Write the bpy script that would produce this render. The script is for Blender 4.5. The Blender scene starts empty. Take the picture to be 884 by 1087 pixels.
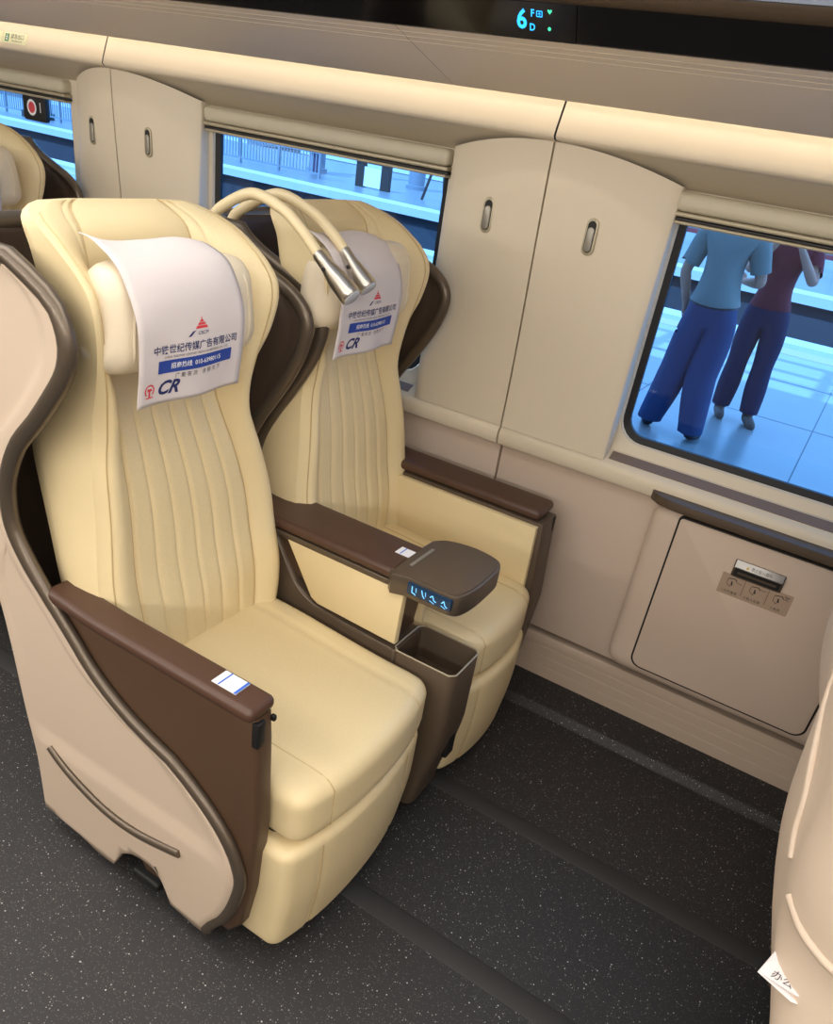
import bpy, bmesh, math, random
from mathutils import Vector, Matrix
random.seed(7)
sc = bpy.context.scene
COL = sc.collection

# ------------------------------------------------------------------ camera
cam_d = bpy.data.cameras.new('camera')
cam = bpy.data.objects.new('camera', cam_d)
COL.objects.link(cam)
F, CX, CY = 809.0, 442.0, 589.5                     # focal length and principal point, pixels of 884x1087
def unit(v): return Vector(v).normalized()
vx = -unit((-1294 - CX, -160 - CY, F))
vz = -unit((210 - CX, 2000 - CY, F))
vz = (vz - vx * vx.dot(vz)).normalized()
vy = vz.cross(vx)
R = Matrix((vx, vy, vz))                            # rows: world axes in camera axes (x right, y down, z ahead)
m = R @ Matrix(((1, 0, 0), (0, -1, 0), (0, 0, -1)))
cam.matrix_world = Matrix.Translation((0, 0, 1.55)) @ m.to_4x4()
cam_d.sensor_fit = 'HORIZONTAL'
cam_d.sensor_width = 36
cam_d.lens = F / 884 * 36
cam_d.shift_y = (CY - 543.5) / 884
cam_d.clip_start = 0.02
cam_d.clip_end = 300
sc.camera = cam

# ------------------------------------------------------------------ exposure, sky, sun, lamps
sc.view_settings.view_transform = 'Standard'
sc.view_settings.look = 'None'
sc.view_settings.gamma = 1
sc.view_settings.use_curve_mapping = False
sc.view_settings.exposure = 0.0
w = bpy.data.worlds.new('sky'); sc.world = w; w.use_nodes = True
bg = w.node_tree.nodes['Background']
bg.inputs[0].default_value = (0.82, 0.91, 1.0, 1)
bg.inputs[1].default_value = 2.9
sun_d = bpy.data.lights.new('sun', 'SUN'); sun_d.energy = 10; sun_d.angle = 0.01; sun_d.color = (1, .97, .92)
sun = bpy.data.objects.new('sun', sun_d); COL.objects.link(sun)
sun.rotation_euler = Vector((0.35, 1.0, -1.43)).to_track_quat('-Z', 'Y').to_euler()   # shines away from the train, over its roof
def area(name, loc, rot, sx, sy, power, color):
    d = bpy.data.lights.new(name, 'AREA'); d.shape = 'RECTANGLE'; d.size = sx; d.size_y = sy
    d.energy = power; d.color = color
    o = bpy.data.objects.new(name, d); COL.objects.link(o); o.location = loc; o.rotation_euler = rot
    return o
WARM = (1.0, .96, .91)
area('ceiling_lamp', (-1.0, .62, 2.17), (0, 0, 0), 8.0, .6, 58, WARM)
area('ceiling_lamp', (-1.0, -.55, 2.17), (0, 0, 0), 8.0, .6, 52, WARM)
area('wall_fill_lamp', (-1.0, -1.16, 1.72), (math.radians(68), 0, 0), 8.0, .12, 66, WARM)  # added fill lamp behind the view, only there to brighten the window wall

# ------------------------------------------------------------------ materials
def lin(c):
    return tuple(((v / 255) / 12.92 if v / 255 <= .04045 else ((v / 255 + .055) / 1.055) ** 2.4) for v in c)
def mat(name, rgb, rough=.5, metal=0, bump=None, var=None, spec=None, emit=None, coat=0):
    """bump=(scale,strength), var=(scale,amount) colour variation"""
    M = bpy.data.materials.new(name); M.use_nodes = True
    nt = M.node_tree; b = nt.nodes['Principled BSDF']
    c = lin(rgb) + (1,)
    b.inputs['Base Color'].default_value = c
    b.inputs['Roughness'].default_value = rough
    b.inputs['Metallic'].default_value = metal
    if spec is not None: b.inputs['Specular IOR Level'].default_value = spec
    if coat: b.inputs['Coat Weight'].default_value = coat
    if emit:
        b.inputs['Emission Color'].default_value = lin(emit[0]) + (1,)
        b.inputs['Emission Strength'].default_value = emit[1]
    co = nt.nodes.new('ShaderNodeTexCoord')
    if var:
        n = nt.nodes.new('ShaderNodeTexNoise'); n.inputs['Scale'].default_value = var[0]; n.inputs['Detail'].default_value = 4
        nt.links.new(co.outputs['Object'], n.inputs['Vector'])
        r = nt.nodes.new('ShaderNodeValToRGB')
        r.color_ramp.elements[0].position = .3; r.color_ramp.elements[1].position = .7
        r.color_ramp.elements[0].color = tuple(x * (1 - var[1]) for x in c[:3]) + (1,)
        r.color_ramp.elements[1].color = tuple(min(1, x * (1 + var[1])) for x in c[:3]) + (1,)
        nt.links.new(n.outputs['Fac'], r.inputs['Fac']); nt.links.new(r.outputs['Color'], b.inputs['Base Color'])
    if bump:
        n = nt.nodes.new('ShaderNodeTexNoise'); n.inputs['Scale'].default_value = bump[0]; n.inputs['Detail'].default_value = 3
        nt.links.new(co.outputs['Object'], n.inputs['Vector'])
        bp = nt.nodes.new('ShaderNodeBump'); bp.inputs['Strength'].default_value = bump[1]; bp.inputs['Distance'].default_value = .002
        nt.links.new(n.outputs['Fac'], bp.inputs['Height']); nt.links.new(bp.outputs['Normal'], b.inputs['Normal'])
    return M
def perforated(name, rgb, rough):
    M = mat(name, rgb, rough); nt = M.node_tree; b = nt.nodes['Principled BSDF']
    co = nt.nodes.new('ShaderNodeTexCoord')
    v = nt.nodes.new('ShaderNodeTexVoronoi'); v.inputs['Scale'].default_value = 420; v.inputs['Randomness'].default_value = 1
    nt.links.new(co.outputs['Object'], v.inputs['Vector'])
    r = nt.nodes.new('ShaderNodeValToRGB')
    r.color_ramp.elements[0].position = .22; r.color_ramp.elements[1].position = .36
    c = lin(rgb)
    r.color_ramp.elements[0].color = tuple(x * .90 for x in c) + (1,)
    r.color_ramp.elements[1].color = c + (1,)
    nt.links.new(v.outputs['Distance'], r.inputs['Fac']); nt.links.new(r.outputs['Color'], b.inputs['Base Color'])
    bp = nt.nodes.new('ShaderNodeBump'); bp.inputs['Strength'].default_value = .12; bp.inputs['Distance'].default_value = .0006
    nt.links.new(v.outputs['Distance'], bp.inputs['Height']); nt.links.new(bp.outputs['Normal'], b.inputs['Normal'])
    return M
def floor_mat(name, rgb):
    M = mat(name, rgb, .55); nt = M.node_tree; b = nt.nodes['Principled BSDF']
    co = nt.nodes.new('ShaderNodeTexCoord')
    base = None
    prev = None
    for scale, thr, keep, col in ((180, .20, .80, (165, 163, 160)), (95, .14, .86, (200, 198, 195)), (300, .26, .62, (100, 97, 92))):
        v = nt.nodes.new('ShaderNodeTexVoronoi'); v.inputs['Scale'].default_value = scale
        nt.links.new(co.outputs['Object'], v.inputs['Vector'])
        lt = nt.nodes.new('ShaderNodeMath'); lt.operation = 'LESS_THAN'; lt.inputs[1].default_value = thr
        nt.links.new(v.outputs['Distance'], lt.inputs[0])
        sp = nt.nodes.new('ShaderNodeSeparateColor'); nt.links.new(v.outputs['Color'], sp.inputs[0])
        gt = nt.nodes.new('ShaderNodeMath'); gt.operation = 'GREATER_THAN'; gt.inputs[1].default_value = keep
        nt.links.new(sp.outputs[0], gt.inputs[0])
        mu = nt.nodes.new('ShaderNodeMath'); mu.operation = 'MULTIPLY'
        nt.links.new(lt.outputs[0], mu.inputs[0]); nt.links.new(gt.outputs[0], mu.inputs[1])
        mx = nt.nodes.new('ShaderNodeMix'); mx.data_type = 'RGBA'
        nt.links.new(mu.outputs[0], mx.inputs['Factor'])
        if prev is None: mx.inputs[6].default_value = lin(rgb) + (1,)
        else: nt.links.new(prev, mx.inputs[6])
        mx.inputs[7].default_value = lin(col) + (1,)
        prev = mx.outputs[2]
    nt.links.new(prev, b.inputs['Base Color'])
    return M
def glass_mat(name, tint, gloss):
    M = bpy.data.materials.new(name); M.use_nodes = True; nt = M.node_tree
    nt.nodes.remove(nt.nodes['Principled BSDF'])
    out = nt.nodes['Material Output']
    t = nt.nodes.new('ShaderNodeBsdfTransparent'); t.inputs[0].default_value = tint + (1,)
    g = nt.nodes.new('ShaderNodeBsdfGlossy'); g.inputs['Roughness'].default_value = .02
    mx = nt.nodes.new('ShaderNodeMixShader'); mx.inputs[0].default_value = gloss
    nt.links.new(t.outputs[0], mx.inputs[1]); nt.links.new(g.outputs[0], mx.inputs[2]); nt.links.new(mx.outputs[0], out.inputs[0])
    return M

LEATHER = mat('cream_leather', (226, 207, 163), .42, bump=(260, .18), var=(6, .03))
LEATHER_P = perforated('cream_leather_perforated', (226, 207, 163), .46)
PILLOW = mat('pillow_leather', (226, 212, 186), .5, bump=(180, .15))
CLOTH = mat('white_cloth', (214, 205, 203), .9, bump=(700, .25))
TAUPE = mat('taupe_plastic', (207, 188, 168), .5, bump=(500, .06))
CREAMW = mat('cream_wall_plastic', (218, 206, 184), .5, bump=(400, .04))
TAUPEW = mat('taupe_wall_panel', (206, 187, 170), .5, bump=(300, .06))
BASEW = mat('taupe_baseboard', (198, 179, 160), .5)
GREIGE = mat('greige_rack_panel', (232, 218, 198), .5)
BRONZE = mat('bronze_metal', (106, 95, 83), .34, .6)
BRONZE_D = mat('dark_bronze_plastic', (92, 78, 64), .45, .25)
BROWN = mat('brown_plastic', (82, 61, 45), .45, bump=(500, .08))
LINING = mat('dark_brown_lining', (62, 48, 38), .6)
ARMLEATHER = mat('dark_brown_leather', (78, 54, 42), .42, bump=(300, .15))
BLACK = mat('black_rubber', (16, 16, 17), .6)
DARK = mat('dark_metal', (42, 40, 40), .5, .2)
STEEL = mat('brushed_steel', (196, 190, 180), .28, .95)
LENS = mat('frosted_lens', (190, 196, 205), .2)
TUBE = mat('cream_rubber', (222, 204, 164), .45)
VENT = mat('sill_vent_brown', (122, 104, 92), .5)
HANDLE = mat('grey_latch_metal', (150, 146, 136), .4, .5)
HANDLE_RIM = mat('pale_latch_rim', (176, 166, 142), .4, .3)
FLOORM = floor_mat('speckled_black_floor', (36, 35, 36))
TRACKM = mat('floor_track_rubber', (46, 45, 45), .75)
SEAM = mat('leather_seam', (196, 172, 126), .6)
CASS = mat('shade_cassette_grey', (196, 188, 166), .45)
GLOSSBLACK = mat('gloss_black_panel', (14, 13, 15), .12)
CEIL = mat('ceiling_white', (225, 215, 195), .6)
BACKM = mat('opposite_wall', (196, 178, 152), .6)
LEDSTRIP = mat('led_strip', (255, 236, 200), .5, emit=((255, 250, 240), 8.5))
LEDBLUE = mat('led_blue', (20, 60, 90), .5, emit=((40, 170, 255), 2.2))
LEDGREEN = mat('led_green', (20, 90, 60), .5, emit=((70, 230, 170), 1.6))
ICONBLUE = mat('icon_blue', (20, 60, 90), .5, emit=((120, 200, 255), 1.6))
ICONBACK = mat('icon_panel', (24, 54, 84), .25)
WHITE = mat('white_print', (236, 236, 238), .6)
NAVY = mat('navy_print', (30, 42, 96), .7)
BLUEBAR = mat('blue_print', (36, 66, 150), .7)
RED = mat('red_print', (214, 66, 74), .7)
INK = mat('dark_print', (52, 48, 52), .7)
GREENP = mat('green_print', (44, 128, 74), .6)
STICKER = mat('clear_sticker', (174, 152, 132), .3)
EXITP = mat('pale_exit_sticker', (226, 226, 190), .5)
STICKBLUE = mat('sticker_blue', (60, 110, 210), .5)
GLASS = glass_mat('blue_tinted_glass', (.43, .69, 1.0), .04)
RACKGLASS = bpy.data.materials.new('frosted_rack_glass'); RACKGLASS.use_nodes = True
_nt = RACKGLASS.node_tree; _nt.nodes.remove(_nt.nodes['Principled BSDF'])
_a = _nt.nodes.new('ShaderNodeBsdfTranslucent'); _a.inputs[0].default_value = lin((178, 196, 226)) + (1,)
_b = _nt.nodes.new('ShaderNodeBsdfGlossy'); _b.inputs['Roughness'].default_value = .2
_m = _nt.nodes.new('ShaderNodeMixShader'); _m.inputs[0].default_value = .1
_nt.links.new(_a.outputs[0], _m.inputs[1]); _nt.links.new(_b.outputs[0], _m.inputs[2]); _nt.links.new(_m.outputs[0], _nt.nodes['Material Output'].inputs[0])
YELLOWM = mat('warning_yellow', (216, 176, 60), .5)

# ------------------------------------------------------------------ mesh helpers
def place(o, parent):
    COL.objects.link(o)
    if parent is not None:
        o.parent = parent
        if parent.type == 'EMPTY':
            o.matrix_parent_inverse = Matrix.Translation(-Vector(parent.location))
    return o
def finish(name, bm, mats, parent=None, sharp=40, recalc=True):
    if recalc: bmesh.ops.recalc_face_normals(bm, faces=bm.faces)
    me = bpy.data.meshes.new(name); bm.to_mesh(me); bm.free()
    for p in me.polygons: p.use_smooth = True
    me.set_sharp_from_angle(angle=math.radians(sharp))
    for mm in (mats if isinstance(mats, (list, tuple)) else [mats]): me.materials.append(mm)
    return place(bpy.data.objects.new(name, me), parent)
def raw(name, verts, faces, mats, parent=None, sharp=40, midx=None, recalc=True):
    bm = bmesh.new()
    vs = [bm.verts.new(v) for v in verts]
    for k, f in enumerate(faces):
        if len(set(f)) < 3: continue
        try:
            fc = bm.faces.new([vs[i] for i in f])
            if midx: fc.material_index = midx[k]
        except ValueError: pass
    return finish(name, bm, mats, parent, sharp, recalc)
def empty(name, loc, label=None, cat=None, group=None, kind=None):
    o = bpy.data.objects.new(name, None); COL.objects.link(o); o.location = loc; o.empty_display_size = .1
    return tag(o, label, cat, group, kind)
def tag(o, label=None, cat=None, group=None, kind=None):
    if label: o['label'] = label
    if cat: o['category'] = cat
    if group: o['group'] = group
    if kind: o['kind'] = kind
    return o
def dup(root, delta, label=None, group=None, skip=()):
    def cp(o, parent):
        c = o.copy(); COL.objects.link(c)
        if parent is not None:
            inv = o.matrix_parent_inverse.copy(); c.parent = parent; c.matrix_parent_inverse = inv
        for ch in o.children:
            if ch.name.split('.')[0] not in skip: cp(ch, c)
        return c
    r = cp(root, None)
    r.location = Vector(root.location) + Vector(delta)
    if label: r['label'] = label
    if group: r['group'] = group
    return r
def axis(lo, hi, r, n):
    r = min(r, (hi - lo) / 2 - 1e-5)
    q = [0, .08, .2, .4, .7, 1]
    a = [lo + r * t for t in q]
    mid = [lo + r + (hi - lo - 2 * r) * (i + 1) / (n + 1) for i in range(n)]
    b = [hi - r * t for t in reversed(q)]
    return a + mid + b
def rbm(lo, hi, r, n=(3, 3, 3), deform=None):
    """rounded box as a bmesh; r = corner radius"""
    lo, hi = Vector(lo), Vector(hi)
    rr = [min(r, (hi[i] - lo[i]) / 2 - 1e-4) for i in range(3)]
    A = [axis(lo[i], hi[i], rr[i], n[i]) for i in range(3)]
    bm = bmesh.new(); cache = {}
    def V(i, j, k):
        key = (i, j, k)
        if key not in cache:
            p = Vector((A[0][i], A[1][j], A[2][k]))
            q = Vector([min(max(p[a], lo[a] + rr[a]), hi[a] - rr[a]) for a in range(3)])
            d = p - q
            e = Vector([d[a] / rr[a] for a in range(3)])
            if e.length > 0:
                e.normalize(); p = q + Vector([e[a] * rr[a] for a in range(3)])
            if deform: p = deform(p)
            cache[key] = bm.verts.new(p)
        return cache[key]
    N = [len(a) for a in A]
    for ax in range(3):
        u, v = [a for a in range(3) if a != ax]
        for side in (0, N[ax] - 1):
            for i in range(N[u] - 1):
                for j in range(N[v] - 1):
                    quad = []
                    for di, dj in ((0, 0), (1, 0), (1, 1), (0, 1)):
                        idx = [0, 0, 0]; idx[ax] = side; idx[u] = i + di; idx[v] = j + dj
                        quad.append(V(*idx))
                    try: bm.faces.new(quad)
                    except ValueError: pass
    return bm
def rbox(name, lo, hi, r, mats, parent=None, n=(2, 2, 2), deform=None, pick=None):
    bm = rbm(lo, hi, r, n, deform)
    if pick:
        for f in bm.faces: f.material_index = pick(f.calc_center_median())
    return finish(name, bm, mats, parent, 60)
def pbm(pts, ax, a0, a1, bevel=0, segs=2):
    """polygon pts in the plane of the two other axes (in order), extruded along ax"""
    bm = bmesh.new(); o = [i for i in range(3) if i != ax]
    def P(p, a):
        v = [0, 0, 0]; v[ax] = a; v[o[0]] = p[0]; v[o[1]] = p[1]; return v
    A = [bm.verts.new(P(p, a0)) for p in pts]; B = [bm.verts.new(P(p, a1)) for p in pts]
    fa = bm.faces.new(A); fb = bm.faces.new(list(reversed(B)))
    n = len(pts)
    for i in range(n): bm.faces.new((A[i], B[i], B[(i + 1) % n], A[(i + 1) % n]))
    bmesh.ops.recalc_face_normals(bm, faces=bm.faces)
    if bevel:
        ed = [e for e in bm.edges if any(f in (fa, fb) for f in e.link_faces)]
        bmesh.ops.bevel(bm, geom=ed, offset=bevel, segments=segs, profile=.5, affect='EDGES', clamp_overlap=True)
    return bm
def prism(name, pts, ax, a0, a1, mats, parent=None, bevel=0, segs=2, sharp=35):
    return finish(name, pbm(pts, ax, a0, a1, bevel, segs), mats, parent, sharp)
def smooth_path(pts, n=8, closed=False):
    out = []; P = [Vector(p) for p in pts]; k = len(P)
    for i in range(k if closed else k - 1):
        if closed: p0, p1, p2, p3 = P[i - 1], P[i], P[(i + 1) % k], P[(i + 2) % k]
        else: p0, p1, p2, p3 = P[max(i - 1, 0)], P[i], P[i + 1], P[min(i + 2, k - 1)]
        for j in range(n):
            t = j / n
            out.append(.5 * ((2 * p1) + (p2 - p0) * t + (2 * p0 - 5 * p1 + 4 * p2 - p3) * t * t + (3 * p1 - p0 - 3 * p2 + p3) * t ** 3))
    if not closed: out.append(P[-1])
    return out
def tubebm(path, rad, n=10, bm=None, squash=None, cap=True):
    bm = bm or bmesh.new(); path = [Vector(p) for p in path]; rings = []
    T0 = (path[1] - path[0]).normalized()
    up = Vector((0, 0, 1)) if abs(T0.z) < .9 else Vector((0, 1, 0))
    Nn = (up - T0 * up.dot(T0)).normalized()
    for i, p in enumerate(path):
        T = (path[min(i + 1, len(path) - 1)] - path[max(i - 1, 0)]).normalized()
        Nn = (Nn - T * Nn.dot(T)).normalized(); B = T.cross(Nn)
        r = rad[i] if isinstance(rad, (list, tuple)) else rad
        ring = []
        for k in range(n):
            a = 2 * math.pi * k / n
            d = (Nn * math.cos(a) + B * math.sin(a)) * r
            if squash: d = Vector((d.x * squash[0], d.y * squash[1], d.z * squash[2]))
            ring.append(bm.verts.new(p + d))
        rings.append(ring)
    for a, b in zip(rings, rings[1:]):
        for k in range(n): bm.faces.new((a[k], a[(k + 1) % n], b[(k + 1) % n], b[k]))
    if cap:
        bm.faces.new(list(reversed(rings[0]))); bm.faces.new(rings[-1])
    return bm
def tube(name, path, rad, mats, parent=None, n=10, squash=None):
    return finish(name, tubebm(path, rad, n, squash=squash), mats, parent, 50)
def lathe(name, prof, origin, direction, mats, parent=None, n=24):
    """prof: list of (distance along direction, radius)"""
    o, d = Vector(origin), Vector(direction).normalized()
    return finish(name, tubebm_lathe(o, d, prof, n), mats, parent, 40)
def tubebm_lathe(o, d, prof, n):
    bm = bmesh.new(); u = d.orthogonal().normalized(); v = d.cross(u); rings = []
    for s, r in prof:
        rings.append([bm.verts.new(o + d * s + (u * math.cos(2 * math.pi * k / n) + v * math.sin(2 * math.pi * k / n)) * r) for k in range(n)])
    for a, b in zip(rings, rings[1:]):
        for k in range(n): bm.faces.new((a[k], a[(k + 1) % n], b[(k + 1) % n], b[k]))
    bm.faces.new(list(reversed(rings[0]))); bm.faces.new(rings[-1])
    return bm
def box(name, lo, hi, mats, parent=None, bevel=0):
    return prism(name, [(lo[0], lo[1]), (hi[0], lo[1]), (hi[0], hi[1]), (lo[0], hi[1])], 2, lo[2], hi[2], mats, parent, bevel)
def rrect(x0, z0, x1, z1, r, n=6, rt=None):
    rt = r if rt is None else rt
    pts = []
    for cx, cz, a, rr in ((x0 + r, z0 + r, 180, r), (x1 - r, z0 + r, 270, r), (x1 - rt, z1 - rt, 0, rt), (x0 + rt, z1 - rt, 90, rt)):
        for i in range(n + 1):
            t = math.radians(a + 90 * i / n); pts.append((cx + rr * math.cos(t), cz + rr * math.sin(t)))
    return pts
def interp(x, table):
    if x <= table[0][0]: return table[0][1]
    for (a, b), (c, d) in zip(table, table[1:]):
        if x <= c: return b + (d - b) * (x - a) / (c - a)
    return table[-1][1]
def cr(x, table):
    """smooth (monotone-ish cubic) interpolation of a table"""
    if x <= table[0][0]: return table[0][1]
    if x >= table[-1][0]: return table[-1][1]
    i = max(k for k in range(len(table) - 1) if table[k][0] <= x)
    x0, y0 = table[i]; x1, y1 = table[i + 1]; h = x1 - x0; t = (x - x0) / h
    m0 = (y1 - table[i - 1][1]) / (x1 - table[i - 1][0]) if i > 0 else (y1 - y0) / h
    m1 = (table[i + 2][1] - y0) / (table[i + 2][0] - x0) if i + 2 < len(table) else (y1 - y0) / h
    return (2 * t**3 - 3 * t**2 + 1) * y0 + (t**3 - 2 * t**2 + t) * h * m0 + (-2 * t**3 + 3 * t**2) * y1 + (t**3 - t**2) * h * m1
def sstep(x, a, b):
    t = min(1, max(0, (x - a) / (b - a))); return t * t * (3 - 2 * t)
# flat print: 2D shapes mapped onto a surface by fn(u, v) -> point
def text2d(body, size, shear=0, bold=0):
    c = bpy.data.curves.new('text', 'FONT'); c.body = body; c.size = size; c.shear = shear; c.offset = bold; c.resolution_u = 3
    c.align_x = 'CENTER'; c.align_y = 'CENTER'
    o = bpy.data.objects.new('text', c); COL.objects.link(o)
    bpy.context.view_layer.update()
    me = bpy.data.meshes.new_from_object(o.evaluated_get(bpy.context.evaluated_depsgraph_get()))
    V = [(v.co.x, v.co.y) for v in me.vertices]; Fs = [tuple(p.vertices) for p in me.polygons]
    bpy.data.objects.remove(o); bpy.data.curves.remove(c); bpy.data.meshes.remove(me)
    return V, Fs
def shape2d(polys):
    V, Fs = [], []
    for p in polys:
        Fs.append(tuple(range(len(V), len(V) + len(p)))); V += p
    return V, Fs
def stroke(pts, wd):
    polys = []
    for (x0, y0), (x1, y1) in zip(pts, pts[1:]):
        L = math.hypot(x1 - x0, y1 - y0) or 1; nx, ny = -(y1 - y0) / L * wd / 2, (x1 - x0) / L * wd / 2
        polys.append([(x0 + nx, y0 + ny), (x0 - nx, y0 - ny), (x1 - nx, y1 - ny), (x1 + nx, y1 + ny)])
    return polys
def printed(name, VF, at, fn, m_, parent):
    V, Fs = VF
    return raw(name, [fn(at[0] + x, at[1] + y) for x, y in V], Fs, m_, parent, recalc=False)
def ringpoly(cx, cy, r0, r1, a0, a1, n=24):
    polys = []
    for i in range(n):
        p, q = [math.radians(a0 + (a1 - a0) * k / n) for k in (i, i + 1)]
        polys.append([(cx + r0 * math.cos(p), cy + r0 * math.sin(p)), (cx + r1 * math.cos(p), cy + r1 * math.sin(p)), (cx + r1 * math.cos(q), cy + r1 * math.sin(q)), (cx + r0 * math.cos(q), cy + r0 * math.sin(q))])
    return polys

# ================================================================== SETTING: the carriage
XL, XR = -6.5, 3.2
def sweep(name, prof, x0, x1, mats, parent=None, midx=None, sharp=30, thick=0):
    n = len(prof)
    V = [(x0, y, z) for y, z in prof] + [(x1, y, z) for y, z in prof]
    Fs = [(i, i + 1, n + i + 1, n + i) for i in range(n - 1)]
    return raw(name, V, Fs, mats, parent, sharp, midx, recalc=False)
fl = sweep('floor', [(-1.3, 0), (1.862, 0), (1.872, .003), (1.880, .018), (1.884, .024), (1.890, .028), (1.90, .030), (2.03, .05)], XL, XR, FLOORM, sharp=80)
tag(fl, kind='structure')
for y, x0, x1 in ((1.012, XL, XR), (1.432, XL, XR), (.30, XL, XR)):
    prism('seat_track', [(y - .027, 0), (y - .022, .003), (y + .022, .003), (y + .027, 0)], 0, x0, x1, TRACKM, fl)
wall = sweep('wall_back', [(2.03, .0), (2.03, .2)], XL, XR, TAUPEW); tag(wall, kind='structure')
# lower panels, split at the seams under the pillars
SEAMS = [XL, -3.85, -2.318, -.788, .742, 2.27, XR]
for a, b in zip(SEAMS, SEAMS[1:]):
    prism('lower_panel', [(a + .003, .224), (b - .003, .224), (b - .003, .80), (a + .003, .80)], 1, 1.985, 2.03, TAUPEW, wall, .004)
    prof = [(2.03, .775), (1.95, .775), (1.942, .779), (1.938, .788), (1.938, .812), (1.942, .822), (1.952, .829), (2.0, .853), (2.05, .862), (2.05, .775)]
    prism('window_sill', prof, 0, a + .0025, b - .0025, CREAMW, wall, .002)
bb = prism('baseboard_back', [(2.03, .045), (1.996, .045), (1.995, .085), (1.9975, .087), (1.9945, .089), (1.9935, .122), (1.996, .124), (1.993, .126), (1.992, .158), (1.9945, .160), (1.9915, .162), (1.988, .192), (1.992, .2), (2.03, .2)], 0, XL, XR, BASEW)
tag(bb, kind='structure')

# windows with surround, gasket, glass, roller shade
def ring(name, outer, inner, yo, yi, m_, parent, mats2=None):
    n = len(outer)
    V = [(x, yo, z) for x, z in outer] + [(x, yi, z) for x, z in inner]
    return raw(name, V, [(i, (i + 1) % n, n + (i + 1) % n, n + i) for i in range(n)], m_, parent, 30)
def window(k, g0, g1):
    W = empty('window_%d' % k, ((g0 + g1) / 2, 2.03, .86), kind='structure')
    z0, z1 = .897, 1.47
    o0 = rrect(g0 - .16, .84, g1 + .16, 1.56, .01, 6)
    o1 = rrect(g0 - .020, z0 - .020, g1 + .020, z1 + .020, .066, 6, .02)
    o2 = rrect(g0 - .017, z0 - .017, g1 + .017, z1 + .017, .064, 6, .02)
    o3 = rrect(g0, z0, g1, z1, .05, 6, .02)
    ring('surround', o0, o1, 1.992, 2.006, CREAMW, W)
    ring('surround', o1, o2, 2.006, 2.018, CREAMW, W)
    ring('gasket', o2, o3, 2.014, 2.02, BLACK, W)
    ring('gasket', o3, o3, 2.02, 2.032, BLACK, W)
    prism('glass', o3, 1, 2.030, 2.034, GLASS, W)
    o4 = rrect(g0 - .03, z0 - .05, g1 + .03, z1 + .02, .05, 6, .02)
    ring('outer_body', rrect(g0 - .3, .5, g1 + .3, 1.7, .01, 6), o4, 2.06, 2.06, DARK, W)
    a, b = g0 - .03, g1 + .03
    rbox('shade_cassette', (a, 1.968, 1.451), (b, 2.03, 1.4935), .016, CASS, W)
    rbox('shade_rail', (a, 1.972, 1.440), (b, 2.02, 1.4505), .004, HANDLE_RIM, W)
    rbox('shade_rail', (a, 1.978, 1.431), (b, 2.02, 1.4385), .003, DARK, W)
    rbox('shade_rail', (a + .005, 1.975, 1.424), (b - .005, 2.02, 1.4315), .003, HANDLE_RIM, W)
    prism('sill_vent', [(1.961, .834), (1.960, .836), (1.988, .8495), (1.989, .848)], 0, g0 - .012, g1 + .012, VENT, W)
    return W
WIN = [(-3.475, -2.655), (-1.945, -1.125), (-.455, .365), (1.06, 1.9)]
for k, (a, b) in enumerate(WIN): window(k + 1, a, b)
# solid wall behind the pillars and the carriage skin above and below the windows
box('wall_skin', (XL, 2.06, -.2), (XR, 2.09, .52), DARK, wall)
box('wall_skin', (XL, 2.06, 1.6), (XR, 2.09, 2.35), DARK, wall)
for a, b in ((XL, -3.72), (-2.44, -2.16), (-.94, -.64), (.58, .84), (2.14, XR)):
    box('wall_skin', (a, 2.036, .50), (b, 2.09, 1.7), DARK, wall)
# pillar panels with recessed latches
def pillar(xs, wl, wr):
    for sgn, wd, lx in ((-1, wl, -.148), (1, wr, .127)):
        Z0 = .829; NS, NT = 14, 18
        V = []; cols = NS + 4
        for i in range(cols):
            s = min(1, i / NS); extra = max(0, i - NS)
            for j in range(NT + 1):
                t = j / NT
                zt = 1.549 - .047 * s ** 2.0
                z = Z0 + (zt - Z0) * t
                y = 1.948 - .002 * s + (1.917 + .056 * s ** 2 - 1.948) * sstep(t, .1, 1.05) 
                x = xs + sgn * (.0025 + (wd - .0025) * s)
                if s > .97: y += .002 * ((s - .97) / .03) ** 2
                if extra: x += sgn * (.002, .003, .003)[extra - 1]; y += (.002, .012, .07)[extra - 1]
                V.append((x, y, z))
        Fs = [(i * (NT + 1) + j, (i + 1) * (NT + 1) + j, (i + 1) * (NT + 1) + j + 1, i * (NT + 1) + j + 1) for i in range(cols - 1) for j in range(NT)]
        if sgn < 0: Fs = [tuple(reversed(f)) for f in Fs]
        # return edge at the seam
        nb = len(V)
        V += [(xs + sgn * .0025, 2.0, V[j][2]) for j in range(NT + 1)]
        Fs += [(j, j + 1, nb + j + 1, nb + j) for j in range(NT)]
        p = raw('pillar_panel', V, Fs, CREAMW, wall, 50)
        # latch
        cx, cz = xs + lx * (wd / .29), 1.362
        s = abs(lx * (wd / .29)) / wd; t = (cz - Z0) / .7
        y = 1.948 + (1.917 + .056 * s * s - 1.948) * sstep(t, .1, 1.05)
        prism('latch', rrect(cx - .0155, cz - .043, cx + .0155, cz + .043, .0154, 8), 1, y - .004, y + .014, HANDLE_RIM, p, .003)
        rim = prism('latch_recess', rrect(cx - .0105, cz - .036, cx + .0105, cz + .036, .0104, 8), 1, y - .0046, y + .01, BLACK, p)
        prism('latch_paddle', rrect(cx - .0088, cz - .034, cx + .0088, cz + .022, .0086, 8), 1, y - .0075, y + .006, HANDLE, p, .002)
pillar(-2.318, .235, .335)
pillar(-.788, .292, .308)
pillar(.742, .292, .308)
pillar(-3.85, .292, .308)
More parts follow.
